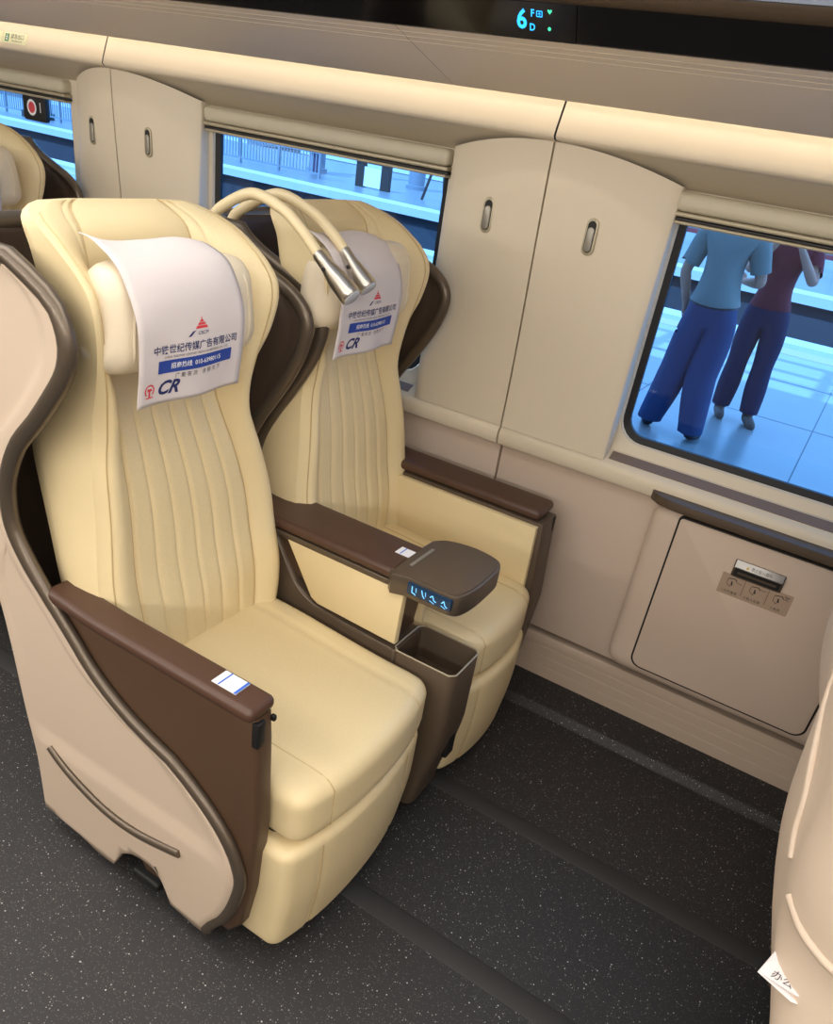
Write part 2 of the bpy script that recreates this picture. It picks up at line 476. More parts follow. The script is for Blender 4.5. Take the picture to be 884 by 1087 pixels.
# cove above the windows
COVE = [(1.965, 1.72), (1.935, 1.70), (1.915, 1.66), (1.895, 1.61), (1.882, 1.575), (1.878, 1.560), (1.884, 1.553), (1.895, 1.551), (1.922, 1.549), (1.997, 1.496), (2.05, 1.493)]
cove = empty('trim_1', (-1, 1.9, 1.6), kind='structure')
cs = [XL] + [c_ + .013 for c_ in SEAMS[1:-1]] + [XR]
for a, b in zip(cs, cs[1:]):
    sweep('cove_panel', list(reversed(COVE)), a + .0025 if a > XL else a, b - .0025 if b < XR else b, CREAMW, cove, sharp=70)
box('cove_backing', (XL, 1.99, 1.52), (XR, 2.06, 1.75), DARK, cove)
# luggage rack above: slanted panel, glossy display strip, bronze edge, glass tray
rack = empty('trim_2', (-1, 1.5, 1.62), kind='structure')
RS = [XL, -2.47, -.965, .54, XR]
for a, b in zip(RS, RS[1:]):
    zl = lambda y: 1.6245 + (1.715 - y) * .2738
    pr = [(1.78, 1.655), (1.745, 1.634), (1.722, 1.6245), (1.715, 1.6245)]
    for g in (1.517, 1.497, 1.477): pr += [(g + .0012, zl(g + .0012)), (g, zl(g) + .0013), (g - .0012, zl(g - .0012))]
    pr += [(1.452, 1.6965)]
    sweep('rack_panel', list(reversed(pr)), a + .0006, b - .0006, GREIGE, rack, sharp=25)
sweep('display_strip', [(1.424, 1.7475), (1.453, 1.6955)], XL, XR, GLOSSBLACK, rack)
prism('rack_edge', [(1.430, 1.745), (1.412, 1.748), (1.400, 1.757), (1.398, 1.7635), (1.404, 1.768), (1.44, 1.768)], 0, XL, XR, BRONZE_D, rack, .001)
sweep('rack_tray', [(.98, 1.80), (1.405, 1.766)], XL, XR, RACKGLASS, rack)
rbox('rack_lip', (XL, .955, 1.785), (XR, .985, 1.825), .01, BRONZE_D, rack)
sweep('rack_top', [(1.9, 2.25), (1.9, 1.80)], XL, XR, CEIL, rack)
sweep('seam_backing', [(1.47, 1.712), (1.53, 1.690), (1.70, 1.645), (1.76, 1.66)], XL, XR, DARK, rack)
box('led_strip', (XL, 1.79, 1.672), (XR, 1.82, 1.682), LEDSTRIP, rack)
sweep('rack_back', [(1.82, 1.665), (1.76, 1.655)], XL, XR, GREIGE, rack)
sweep('rack_back', [(1.965, 1.72), (1.9, 1.80), (1.43, 1.768)], XL, XR, CEIL, rack)
ce = sweep('ceiling', [(1.9, 2.25), (-1.3, 2.25)], XL, XR, CEIL); tag(ce, kind='structure')
wf = sweep('wall_front', [(-1.3, 2.25), (-1.3, 0)], XL, XR, BACKM); tag(wf, kind='structure')
for nm, x in (('wall_left', XL), ('wall_right', XR)):
    tag(raw(nm, [(x, -1.3, 0), (x, 2.06, 0), (x, 2.06, 2.25), (x, -1.3, 2.25)], [(0, 1, 2, 3)], BACKM, recalc=False), kind='structure')

# seat number display on the strip
def strip_fn(off=.0012):
    a, b = Vector((0, 1.453, 1.6955)), Vector((0, 1.424, 1.7475)); d = (b - a).normalized(); nrm = Vector((0, -d.z, d.y)).normalized()
    if nrm.y > 0: nrm = -nrm
    return lambda u, v: Vector((u, 0, 0)) + a + d * v + nrm * off
sf = strip_fn()
disp = empty('seat_number_display', (-.69, 1.44, 1.70), 'lit blue seat number display reading 6 F D on the black overhead strip', 'display')
x0 = -.695
prism('display_screen', [(1.4525, 1.6965), (1.4505, 1.6955), (1.4235, 1.7445), (1.4255, 1.7455)], 0, x0 - .06, x0 + .10, GLOSSBLACK, disp)
sf = strip_fn(.003)
printed('numeral', text2d('6', .040, bold=.0010), (x0, .030), sf, LEDBLUE, disp)
printed('seat_letter', text2d('F', .015, bold=.0003), (x0 + .020, .041), sf, LEDBLUE, disp)
printed('seat_letter', text2d('D', .015, bold=.0003), (x0 + .020, .020), sf, LEDBLUE, disp)
printed('window_symbol', shape2d(stroke([(-.005, -.004), (.005, -.004), (.005, .004), (-.005, .004), (-.005, -.004)], .0014) + stroke([(-.003, 0), (.003, 0)], .001) + stroke([(0, -.003), (0, .003)], .001)), (x0 + .033, .041), sf, LEDBLUE, disp)
hb = [(0, -.0035), (.004, .001), (.0038, .003), (.002, .0036), (0, .002), (-.002, .0036), (-.0038, .003), (-.004, .001)]
printed('status_light', shape2d([hb]), (x0 + .052, .045), sf, LEDGREEN, disp)
printed('status_light', shape2d([[(.003 * math.cos(k * .6283), .003 * math.sin(k * .6283)) for k in range(10)]]), (x0 + .052, .020), sf, LEDGREEN, disp)

# exit sign stickers on the cove
def cove_fn(off=.002):
    a, b = Vector((0, 1.895, 1.61)), Vector((0, 1.882, 1.575)); d = (a - b).normalized(); nrm = Vector((0, -d.z, d.y)).normalized()
    return lambda u, v: Vector((u, 0, 0)) + b + d * v + nrm * off
es = empty('exit_sticker', (-2.735, 1.888, 1.58), 'pale exit sticker with green running figure on the cove over far window', 'sticker')
ca, cb = cove_fn(.0006), cove_fn(.0018)
def plate(name, x0, x1, v0, v1, fa, fb, m_, par):
    q = [(x0, v0), (x1, v0), (x1, v1), (x0, v1)]
    V = [fa(*p) for p in q] + [fb(*p) for p in q]
    return raw(name, V, [(0, 1, 2, 3), (4, 5, 6, 7), (0, 1, 5, 4), (1, 2, 6, 5), (2, 3, 7, 6), (3, 0, 4, 7)], m_, par)
plate('sticker_plate', -2.795, -2.675, -.002, .031, ca, cb, EXITP, es)
cf = cove_fn(.0024)
printed('pictogram', shape2d([[(-.010, -.012), (.010, -.012), (.010, .012), (-.010, .012)]]), (-2.775, .0145), cf, GREENP, es)
cf2 = cove_fn(.003)
printed('running_figure', shape2d([[(-.001, .006), (.003, .006), (.003, .010), (-.001, .010)]] + stroke([(0, .005), (0, -.002), (.005, -.009)], .003) + stroke([(0, -.002), (-.005, -.008)], .003) + stroke([(-.006, .002), (0, .004), (.006, 0)], .002)), (-2.775, .0145), cf2, WHITE, es)
printed('lettering', text2d('紧急出口', .017), (-2.722, .019), cf, INK, es)
printed('lettering', text2d('Emergency exit', .0085), (-2.722, .006), cf, INK, es)
es2 = empty('exit_sticker', (-2.86, 1.888, 1.58), 'second pale sticker at the left end of the cove beside the exit sticker', 'sticker')
plate('sticker_plate', -2.92, -2.80, -.002, .031, ca, cb, EXITP, es2)
printed('lettering', text2d('应急窗', .015), (-2.86, .019), cf, INK, es2)
printed('lettering', text2d('Emergency', .0085), (-2.845, .006), cf, INK, es2)
# break-glass marker on the far window
mk = empty('break_glass_marker', (-2.85, 2.02, 1.37), 'black marker plate with red dot in white ring on far window', 'marker')
prism('plate', rrect(-2.91, 1.345, -2.785, 1.425, .012), 1, 2.012, 2.029, BLACK, mk, .002)
mf = lambda u, v: Vector((u, 2.0112, v))
printed('ring', shape2d(ringpoly(0, 0, .018, .026, 0, 360)), (-2.86, 1.387), mf, WHITE, mk)
printed('dot', shape2d([[(.018 * math.cos(k * .3142), .018 * math.sin(k * .3142)) for k in range(20)]]), (-2.86, 1.387), mf, RED, mk)
printed('mark', shape2d(stroke([(0, -.016), (0, .016)], .004)), (-2.812, 1.39), mf, WHITE, mk)

# ================================================================== SEATS
PITCH = 1.485
XF = [(.03, -.72), (.07, -.70), (.12, -.668), (.2, -.640), (.277, -.632), (.37, -.681), (.461, -.80), (.495, -.898), (.554, -.997), (.62, -1.062), (.687, -1.125), (.74, -1.17), (.797, -1.203), (.86, -1.207), (.914, -1.193), (.98, -1.155), (1.04, -1.098), (1.094, -1.052), (1.14, -1.018), (1.18, -1.007), (1.215, -1.014), (1.241, -1.031), (1.262, -1.068), (1.289, -1.130), (1.3, -1.16)]
XFw = [(.03, -1.16), (.69, -1.16), (.76, -1.175), (.83, -1.165), (.90, -1.13), (.96, -1.09), (1.02, -1.052), (1.08, -1.022), (1.13, -1.010), (1.165, -1.018), (1.197, -1.056), (1.221, -1.115), (1.245, -1.18), (1.27, -1.23), (1.3, -1.26)]
ZTOP = 1.287
def Xb(z): return cr(z, [(0, -1.234), (.2, -1.238), (.32, -1.255), (.6, -1.292), (.75, -1.345), (.9, -1.362), (1.1, -1.376), (1.3, -1.388)])
def Xk(z): return cr(z, [(0, -1.07), (.2, -1.11), (.39, -1.180), (.57, -1.265), (.68, -1.322), (.75, -1.345), (.9, -1.362), (1.1, -1.376), (1.3, -1.388)])
def notch(x):
    return interp(x, [(-1.3, .057), (-1.19, .055), (-1.078, .042), (-.994, .018), (-.975, .045), (-.959, .085), (-.93, .112), (-.892, .122), (-.842, .118), (-.825, .085), (-.811, .042), (-.742, .03), (-.5, .03)])
def shell(parent, yl, yr, full_left, full_right):
    rc = .15; NZ = 60; rows = []
    for j in range(NZ + 1):
        z = .03 + (ZTOP - .03) * j / NZ
        xl = cr(z, XF if full_left else XFw); xr = cr(z, XF if full_right else XFw); xb = Xb(z)
        row = []
        zb = 1
        def side(xf, yy, sg, xb, rc):
            out = []
            for i in range(22):
                s = i / 22
                x = xf + (xb + rc - xf) * s
                d = abs(x - xf)
                off = .0
                if z > .3: off = .007 * sstep(d, .035, .055)
                bulge = .010 * math.sin(min(1, max(0, z / 1.29)) * math.pi)
                out.append((x, yy + sg * (off - bulge * .4), z))
            return out
        rc0 = .03 + .12 * sstep(z, .60, .82)
        rc = min(rc0, xl - xb - .025)
        row += side(xl, yl, 1, xb, rc)
        for i in range(11):
            a = math.pi / 2 * i / 10
            row.append((xb + rc - rc * math.sin(a), yl + rc - rc * math.cos(a), z))
        yc = (yl + yr) / 2; xq = xb if full_right else max(xb, Xk(z)); rr_ = min(rc0, xr - xq - .025)
        for i in range(1, 16):
            y = yl + rc + (yr - rr_ - yl - rc) * i / 16
            q = 1 - abs(i / 8 - 1); k = sstep(q, 0, .4)
            xs_ = xb if i < 8 else xq
            row.append((xs_ + (Xk(z) - xs_) * k - .018 * (1 - (1 - q) ** 2), y, z))
        xq = xb if full_right else max(xb, Xk(z)); rr_ = min(rc0, xr - xq - .025)
        for i in range(11):
            a = math.pi / 2 * (10 - i) / 10
            row.append((xq + rr_ - rr_ * math.sin(a), yr - rr_ + rr_ * math.cos(a), z))
        row += list(reversed(side(xr, yr, -1, xq, rr_)))
        rows.append(row)
    n = len(rows[0]); V = []; clamp = []
    for r_ in rows:
        for i, (x, y, z) in enumerate(r_):
            zb = notch(x) if (i < 22 and full_left) or (i >= n - 22 and full_right) else (.42 if i >= n - 33 or (i < 33 and not full_left) else .055 + .30 * sstep(i, 30, 44))
            clamp.append(z < zb - 1e-6); V.append((x, y, max(z, zb)))
    Fs = []
    for j in range(NZ):
        for i in range(n - 1):
            q = (j * n + i, (j + 1) * n + i, (j + 1) * n + i + 1, j * n + i + 1)
            if all(clamp[k] for k in q): continue
            Fs.append(q)
    o = raw('shell', V, Fs, [TAUPE, LINING], parent, 50, recalc=False)
    sd = o.modifiers.new('solidify', 'SOLIDIFY'); sd.thickness = .018; sd.offset = -1; sd.material_offset = 1; sd.material_offset_rim = 0
    sd.use_rim = True
    # trim along the front edges and the top
    def edge(xf, yy, full, sg):
        zs = [z for z, _ in xf]
        out = []
        k0 = .035 if full else .66
        N = 70
        for i in range(N + 1):
            z = k0 + (ZTOP - k0) * i / N
            out.append(Vector((cr(z, xf) + .004, yy + sg * .009 - sg * .004 * math.sin(z / 1.29 * math.pi), z)))
        return out
    L = edge(XF if full_left else XFw, yl, full_left, 1); Rr = edge(XF if full_right else XFw, yr, full_right, -1)
    top = [Vector((x, y, ZTOP)) for x, y, z in rows[-1]]
    c = Vector(((rows[-1][0][0] - .2), (yl + yr) / 2, 0))
    top = [p + (Vector((c.x - p.x, c.y - p.y, 0)).normalized() * .009) for p in top[3:-3]]
    path = L + top + list(reversed(Rr))
    rad = []
    for p in path: rad.append(.0165 if p.z > .75 else .0165 - .003 * sstep(.75 - p.z, 0, .12))
    tube('edge_trim', path, rad, BRONZE, o, 10, squash=(1, .85, 1))
    return o
def backrest(parent, yc0):
    XC = [(.42, -.985), (.5, -1.0), (.6, -1.01), (.7, -1.03), (.9, -1.052), (1.1, -1.085), (1.3, -1.122), (1.38, -1.145)]
    W = [(.42, .205), (.5, .236), (.6, .246), (.75, .240), (.9, .212), (1.0, .190), (1.08, .191), (1.15, .203), (1.22, .212), (1.27, .212), (1.31, .210), (1.335, .206), (1.352, .196), (1.364, .172), (1.368, .155)]
    BO = [(.42, .012), (.55, .022), (.75, .022), (.95, .03), (1.02, .05), (1.1, .085), (1.2, .125), (1.25, .128), (1.285, .108), (1.315, .075), (1.345, .038), (1.368, .01)]
    grooves = [-.66, -.44, -.22, 0, .22, .44, .66]
    ss = set()
    for g in grooves: ss |= {round(g + d, 4) for d in (-.035, -.018, 0, .018, .035)}
    ss |= {round(-1 + i * .05, 4) for i in range(41)} | {.975, -.975, .925, -.925}
    S = sorted(ss)
    S = [s for i, s in enumerate(S) if i == 0 or s - S[i - 1] > .008]
    NZ = 64; z0, z1 = .42, 1.368
    rows = []
    for j in range(NZ + 1):
        t = j / NZ; z = z0 + (z1 - z0) * (1 - (1 - t) ** 1.25)
        yc = yc0 + .042 * (1 - sstep(z, .75, 1.12))
        wv = cr(z, W); xc = cr(z, XC); bo = cr(z, BO)
        head = sstep(z, 1.02, 1.16)
        capf = sstep(z, 1.315, 1.368)                         # the top rolls backward
        botf = 1 - sstep(z, .42, .47)
        row = []
        for s in S:
            a = abs(s)
            lum = sstep(a, .64, .86) * bo
            wing = max(0, (a - .54) / .42); wing = min(1, wing) * bo
            f = lum * (1 - head) + wing * head
            f -= (.030 - .018 * head) * sstep(a, .84, 1.0) ** 2
            g = min(abs(a - k) for k in (.22, .44, .66)) if a > .11 else min(a, abs(a - .22))
            gd = .0045 * max(0, 1 - g / .03) * (1 - sstep(z, 1.0, 1.06))
            if abs(a - .66) < .05: gd += .003 * max(0, 1 - abs(a - .66) / .03)
            g2 = abs(a - .54)
            gd += .005 * max(0, 1 - g2 / .03) * head
            g3 = abs(a - .93); gd += .002 * max(0, 1 - g3 / .02)
            puff = .004 * math.cos(min(1, g / .11) * math.pi / 2 + math.pi / 2) if False else 0
            x = xc + f - gd - .035 * capf * capf - .03 * botf
            row.append((x, yc + s * wv, z + .003 * (1 - a * a) * capf - .013 * sstep(z, 1.2, 1.35)))
        # rounded side and back: from the right edge round to the left edge
        xb = xc - cr(z, [(.42, .10), (.7, .13), (.9, .175), (1.0, .165), (1.1, .105), (1.2, .035), (1.3, .025), (1.37, .045)]); bul = .045 * (1 - head)
        xe = row[-1][0]
        side = []
        for q in (.06, .2, .45, .7, .9, 1.0):
            side.append((xe + (xb - .0 - xe) * q, 1 + bul * math.sin(q * math.pi) - (.05 if q == 1 else 0) - .04 * head * q))
        for x, k in side: row.append((x, yc + wv * k, z - .013 * sstep(z, 1.2, 1.35)))
        for q in (.6, .2, -.2, -.6): row.append((xb - .012, yc + wv * q * (1 - .04 * head), z - .013 * sstep(z, 1.2, 1.35)))
        xe = row[0][0]
        for q in (1.0, .9, .7, .45, .2, .06):
            x = xe + (xb - xe) * q; k = 1 + bul * math.sin(q * math.pi) - (.05 if q == 1 else 0) - .04 * head * q
            row.append((x, yc - wv * k, z - .013 * sstep(z, 1.2, 1.35)))
        rows.append(row)
    n = len(rows[0]); nf = len(S); allV = [p for r_ in rows for p in r_]
    faces = {'backrest': [], 'centre_panel': [], 'side_bolster': [], 'side_bolster.R': [], 'head_panel': [], 'head_wing': [], 'head_wing.R': []}
    for j in range(NZ):
        zc = (rows[j][0][2] + rows[j + 1][0][2]) / 2
        for i in range(n):
            i2 = (i + 1) % n
            q = (j * n + i, j * n + i2, (j + 1) * n + i2, (j + 1) * n + i)
            if i < nf - 1:
                s = (S[i] + S[i + 1]) / 2
                lim = .54 if zc > 1.09 else .66
                if abs(s) < lim: key = 'head_panel' if zc > 1.09 else 'centre_panel'
                else: key = ('head_wing' if zc > 1.03 else 'side_bolster') + ('.R' if s > 0 else '')
            else: key = 'backrest'
            faces[key].append(q)
    seamcols = [(-.66, .45, 1.05), (.66, .45, 1.05), (-.93, .46, 1.35), (.93, .46, 1.35), (-.54, 1.10, 1.362), (.54, 1.10, 1.362)]
    faces['backrest'].append(tuple(range(n))[::-1])
    faces['backrest'].append(tuple(range(NZ * n, NZ * n + n)))
    root = None
    # real vertex normals come from the whole surface: build once, split afterwards keeping custom normals simple
    for key, fs in faces.items():
        used = sorted({v for f in fs for v in f}); mp = {v: k for k, v in enumerate(used)}
        nm = key.split('.')[0]
        m_ = LEATHER_P if nm in ('centre_panel',) else LEATHER
        if key == 'head_wing.R': m_ = LEATHER_P
        o = raw(nm, [allV[v] for v in used], [tuple(mp[v] for v in f) for f in fs], m_, parent if root is None else root, 60, recalc=False)
        if root is None: root = o
    for sv, za, zb_ in seamcols:
        i = min(range(nf), key=lambda k: abs(S[k] - sv))
        pts = [Vector(r_[i]) + Vector((.0005, 0, 0)) for r_ in rows if za <= r_[i][2] <= zb_]
        if len(pts) > 2: tube('seam', pts, .0016, SEAM, root, 5)
    return root
def cushion(parent, y0, y1, dx):
    yc, hw = (y0 + y1) / 2, (y1 - y0) / 2
    def dfm(p):
        s = (p.y - yc) / hw
        t = sstep(p.z, .43, .47)
        z = p.z + t * (.012 * (1 - s * s)) + .02 * sstep(-p.x, .62, 1.0) * t - .012 * t * sstep(p.x - dx, -.62, -.51) ** 2
        x = p.x + .028 * (1 - s ** 2) * sstep(p.x - dx, -.75, -.5) - .012 * abs(s) ** 3 * sstep(p.x - dx, -.75, -.5)
        g = max(0, 1 - abs(abs(s) - .66) / .035)
        z -= .004 * g * t
        if t < .5: x -= .003 * g * sstep(p.x, -.65, -.6)
        return Vector((x, p.y, z))
    c = rbox('seat_cushion', (-1.03, y0, .345), (-.537 + dx, y1, .472), .03, [LEATHER, LEATHER_P], parent, (14, 34, 4), dfm,
             lambda c_: 1 if abs((c_.y - yc) / hw) < .66 and c_.z > .40 else 0)
    for sg in (-.66, .66):
        yy = yc + sg * hw
        pts = [dfm(Vector((-1.0 + .43 * k / 20, yy, .472))) for k in range(21)]
        pts += [dfm(Vector((-.567 + dx + .03 * math.sin(a), yy, .442 + .03 * math.cos(a)))) for a in (.4, .8, 1.2, 1.57)]
        pts += [dfm(Vector((-.537 + dx, yy, .44 - .02 * k))) for k in (1, 2, 3, 4)]
        tube('seam', [p + Vector((.0008, 0, .0010)) for p in pts], .0016, SEAM, c, 5)
    return c
def legrest(parent, y0, y1, dx):
    yc, hw = (y0 + y1) / 2, (y1 - y0) / 2
    def dfm(p):
        s = (p.y - yc) / hw
        k = sstep(.30 - p.z, 0, .28)
        x = p.x + .026 * (1 - s * s) * sstep(p.x - dx, -.66, -.56) - .02 * k * k - .010 * abs(s) ** 3
        g = max(0, 1 - abs(abs(s) - .64) / .03)
        x -= .004 * g * sstep(p.x - dx, -.60, -.57)
        return Vector((x, p.y, p.z))
    o = rbox('leg_rest', (-.66 + dx, y0, .045), (-.538 + dx, y1, .338), .022, [LEATHER, LEATHER_P], parent, (3, 34, 10), dfm,
                lambda c_: 1 if abs((c_.y - yc) / hw) < .64 and c_.x > -.60 + dx else 0)
    for sg in (-.64, .64):
        tube('seam', [dfm(Vector((-.5365 + dx, yc + sg * hw, .315 - .025 * k))) for k in range(11)], .0016, SEAM, o, 5)
    return o
def pillow(parent, yc):
    Z = 1.208
    def dfm(p):
        s = (p.y - yc) / .175; u = (p.z - Z) / .088
        return Vector((-1.022 + (p.x + 1.005) * (1 - .22 * abs(s) ** 4) * (1 - .12 * u * u) + .012 * (1 - s * s), p.y + .012 * s * -u, Z + (p.z - Z) * (1 - .07 * abs(s) ** 4)))
    o = rbox('headrest_pillow', (-1.065, yc - .175, Z - .088), (-.955, yc + .175, Z + .088), .045, PILLOW, parent, (3, 16, 6), dfm)
    for sg in (-1, 1):
        yy = yc + sg * .118
        path = [dfm(Vector((-.955 - (.045 - .045 * math.cos(a) if False else 0) - .045 * max(0, abs(t) - .5) ** 2 * 3.4, yy + sg * .012 * (1 - t * t), Z + .085 * t))) + Vector((.0006, 0, 0)) for t, a in [(-.92 + 1.84 * k / 16, 0) for k in range(17)]]
        o.location.x += 0
        tube('seam_piping', path, .0022, PILLOW, o, 6)
    return o
def armpad(parent, x0, x1, y0, y1, zt):
    def dfm(p):
        return Vector((p.x, p.y, p.z + .010 * sstep(-p.x, -x0 - .14, -x0) ))
    return rbox('arm_pad', (x0, y0, zt - .028), (x1, y1, zt), .013, ARMLEATHER, parent, (10, 3, 1), dfm)
def sticker(parent, cx, cy, z, L, Wd, ang):
    ca_, sa_ = math.cos(ang), math.sin(ang)
    def fn(u, v, zz): return Vector((cx + u * ca_ - v * sa_, cy + u * sa_ + v * ca_, zz))
    pf = lambda u, v: fn(u, v, z + .0007)
    pb = lambda u, v: fn(u, v, z - .0005)
    s_ = plate('label_sticker', -L / 2, L / 2, -Wd / 2, Wd / 2, pb, pf, WHITE, parent)
    tf = lambda u, v: fn(u, v, z + .0012)
    printed('blue_band', shape2d([[(L * .40, -Wd / 2), (L / 2, -Wd / 2), (L / 2, Wd / 2), (L * .40, Wd / 2)]]), (0, 0), tf, STICKBLUE, s_)
    printed('blue_band', shape2d([[(-L * .26, -Wd / 2), (-L * .20, -Wd / 2), (-L * .20, Wd / 2), (-L * .26, Wd / 2)]]), (0, 0), tf, STICKBLUE, s_)
    return s_

# ---- aisle seat
aisle = empty('train_seat', (-1.0, .98, 0), 'cream leather aisle seat with taupe side shell, front left of the pair', 'seat')
shell(aisle, .72, 1.312, True, False)
backrest(aisle, .978)
pillow(aisle, .955)
cushion(aisle, .786, 1.252, .0)
legrest(aisle, .765, 1.245, .0)
ab = prism('arm_body', [(-1.20, .645), (-1.16, .40), (-.90, .06), (-.660, .06), (-.632, .10), (-.612, .22), (-.602, .40), (-.610, .60), (-.615, .662), (-1.15, .662)], 1, .735, .782, BROWN, aisle, .012, 3)
prism('latch', rrect(-.622, .602, -.6075, .657, .003), 1, .735, .754, BLACK, ab, .002)
rbox('latch', (-.616, .772, .640), (-.606, .781, .652), .003, BLACK, ab)
ap = armpad(aisle, -1.125, -.612, .718, .785, .69)
sticker(ap, -.690, .757, .6905, .054, .036, 0)
rib = smooth_path([(-1.159, .715, .278), (-1.10, .713, .243), (-1.0, .713, .208), (-.90, .713, .205), (-.775, .715, .232)], 8)
tube('side_rib', rib, .009, BRONZE, aisle, 8, squash=(1, .8, 1))
tube('back_rib', smooth_path([(-1.390, 1.03, 1.12), (-1.388, 1.02, 1.04), (-1.385, 1.0, .975), (-1.378, .93, .930), (-1.368, .889, .885), (-1.363, .868, .847), (-1.356, .845, .822)], 6), .005, TAUPE, aisle, 8)
tube('back_rib', smooth_path([(-1.346, .802, .805), (-1.327, .769, .799), (-1.309, .75, .798), (-1.288, .736, .798), (-1.255, .722, .802)], 6), .006, TAUPE, aisle, 8)
box('pedestal', (-1.04, .80, 0), (-.70, 1.25, .22), BLACK, aisle, .01)
rbox('foot_pedal', (-.93, .722, .035), (-.85, .80, .06), .008, BLACK, aisle)
rbox('seat_pan', (-1.12, .80, .24), (-.60, 1.24, .36), .02, DARK, aisle)

# ---- window seat
wseat = empty('train_seat', (-1.0, 1.58, 0), 'cream leather window seat beside the wall, right of the pair', 'seat')
shell(wseat, 1.352, 1.910, False, False)
backrest(wseat, 1.555)
pillow(wseat, 1.508)
cushion(wseat, 1.408, 1.80, .01)
legrest(wseat, 1.405, 1.795, .02)
prism('arm_body', [(-1.20, .657), (-1.16, .30), (-.575, .12), (-.552, .18), (-.532, .40), (-.548, .657)], 1, 1.80, 1.898, BRONZE_D, wseat, .008)
prism('inner_panel', [(-1.15, .648), (-1.15, .40), (-.555, .40), (-.560, .648)], 1, 1.783, 1.803, LEATHER, wseat, .006)
armpad(wseat, -1.16, -.563, 1.795, 1.905, .69)
rbox('arm_latch', (-.556, 1.872, .60), (-.545, 1.890, .655), .003, BLACK, wseat)
box('pedestal', (-1.04, 1.42, 0), (-.70, 1.80, .22), BLACK, wseat, .01)
rbox('seat_pan', (-1.12, 1.42, .24), (-.59, 1.78, .36), .02, DARK, wseat)

# ---- shared console with fold-out table block, control buttons and bin
con = empty('seat_console', (-.9, 1.33, 0), 'bronze centre console with dark brown armrest between the two front seats', 'console')
prism('console_body', [(-1.20, .66), (-1.20, .12), (-.655, .06), (-.655, .482), (-.80, .49), (-.90, .50), (-.955, .532), (-1.0, .60), (-1.03, .66)], 1, 1.266, 1.394, BRONZE_D, con, .01, 3)
prism('side_panel', [(-.988, .648), (-.905, .518), (-.885, .508), (-.66, .500), (-.655, .648)], 1, 1.262, 1.285, LEATHER, con, .005)
prism('side_panel', [(-.988, .648), (-.905, .518), (-.885, .508), (-.66, .500), (-.655, .648)], 1, 1.380, 1.398, LEATHER, con, .005)
prism('arm_core', [(-1.06, .655), (-.96, .55), (-.68, .49), (-.662, .655)], 1, 1.28, 1.385, BROWN, con)
rbox('arm_rail', (-1.12, 1.262, .646), (-.645, 1.395, .662), .004, BRONZE, con)
cp = armpad(con, -1.17, -.655, 1.258, 1.402, .692)
sticker(cp, -.705, 1.345, .6925, .048, .032, 0)
tube('console_trim', smooth_path([(-1.035, 1.2665, .66), (-1.0, 1.2645, .60), (-.955, 1.264, .535), (-.90, 1.264, .503), (-.80, 1.264, .492), (-.665, 1.264, .484)], 6), .0022, BRONZE, con, 6)
# bin: open-topped tray
def ringbox(name, x0, x1, y0, y1, z0, z1, th, m_, par):
    V = []; Fs = []
    def rr(ix, z, r): return [(x, y, z) for x, y in rrect(x0 + ix, y0 + ix, x1 - ix, y1 - ix, max(.006, r - ix), 5)]
    # outside from bottom up, over the rim, inside down, floor
    levels = [(0, z0), (0, z0 + .01), (0, z1 - .004), (.002, z1), (th - .001, z1), (th, z1 - .003), (th + .002, z0 + .10)]
    n = len(rr(0, 0, .03))
    for ix, z in levels: V += rr(ix, z, .022)
    for k in range(len(levels) - 1):
        for i in range(n): Fs.append((k * n + i, k * n + (i + 1) % n, (k + 1) * n + (i + 1) % n, (k + 1) * n + i))
    Fs.append(tuple(range(n))[::-1]); Fs.append(tuple(range((len(levels) - 1) * n, len(levels) * n)))
    return raw(name, V, Fs, m_, par, 40)
bn = ringbox('storage_bin', -.664, -.497, 1.262, 1.398, .30, .487, .006, BRONZE_D, con)
bm = bmesh.new()
lo = [(-.545, .06), (-.500, .30), (-.66, .30), (-.66, .06)]
def bin_low(z):                                            # the lower front narrows backward towards the floor
    k = sstep(.31 - z, 0, .27); return rrect(-.664, 1.264, -.497 - .045 * k, 1.396, .022, 5)
V = []; Fs = []; zz = [.045, .055, .09, .14, .19, .24, .28, .305]
for q, z in enumerate(zz):
    V += [(x + (-.004 if q == 0 else 0), y, z) for x, y in bin_low(z)]
n = len(bin_low(.1))
for k in range(len(zz) - 1):
    for i in range(n): Fs.append((k * n + i, k * n + (i + 1) % n, (k + 1) * n + (i + 1) % n, (k + 1) * n + i))
Fs.append(tuple(range(n))[::-1]); Fs.append(tuple(range((len(zz) - 1) * n, len(zz) * n)))
raw('bin_base', V, Fs, BRONZE_D, con, 40)
tube('bin_rim', smooth_path([(x, y, .488) for x, y in rrect(-.6625, 1.2635, -.4985, 1.3965, .021, 4)], 2, True) + [Vector((-.6625, 1.2845, .488))], .0020, HANDLE_RIM, con, 6)
rbox('power_socket', (-.520, 1.330, .185), (-.502, 1.370, .262), .006, BLACK, con)
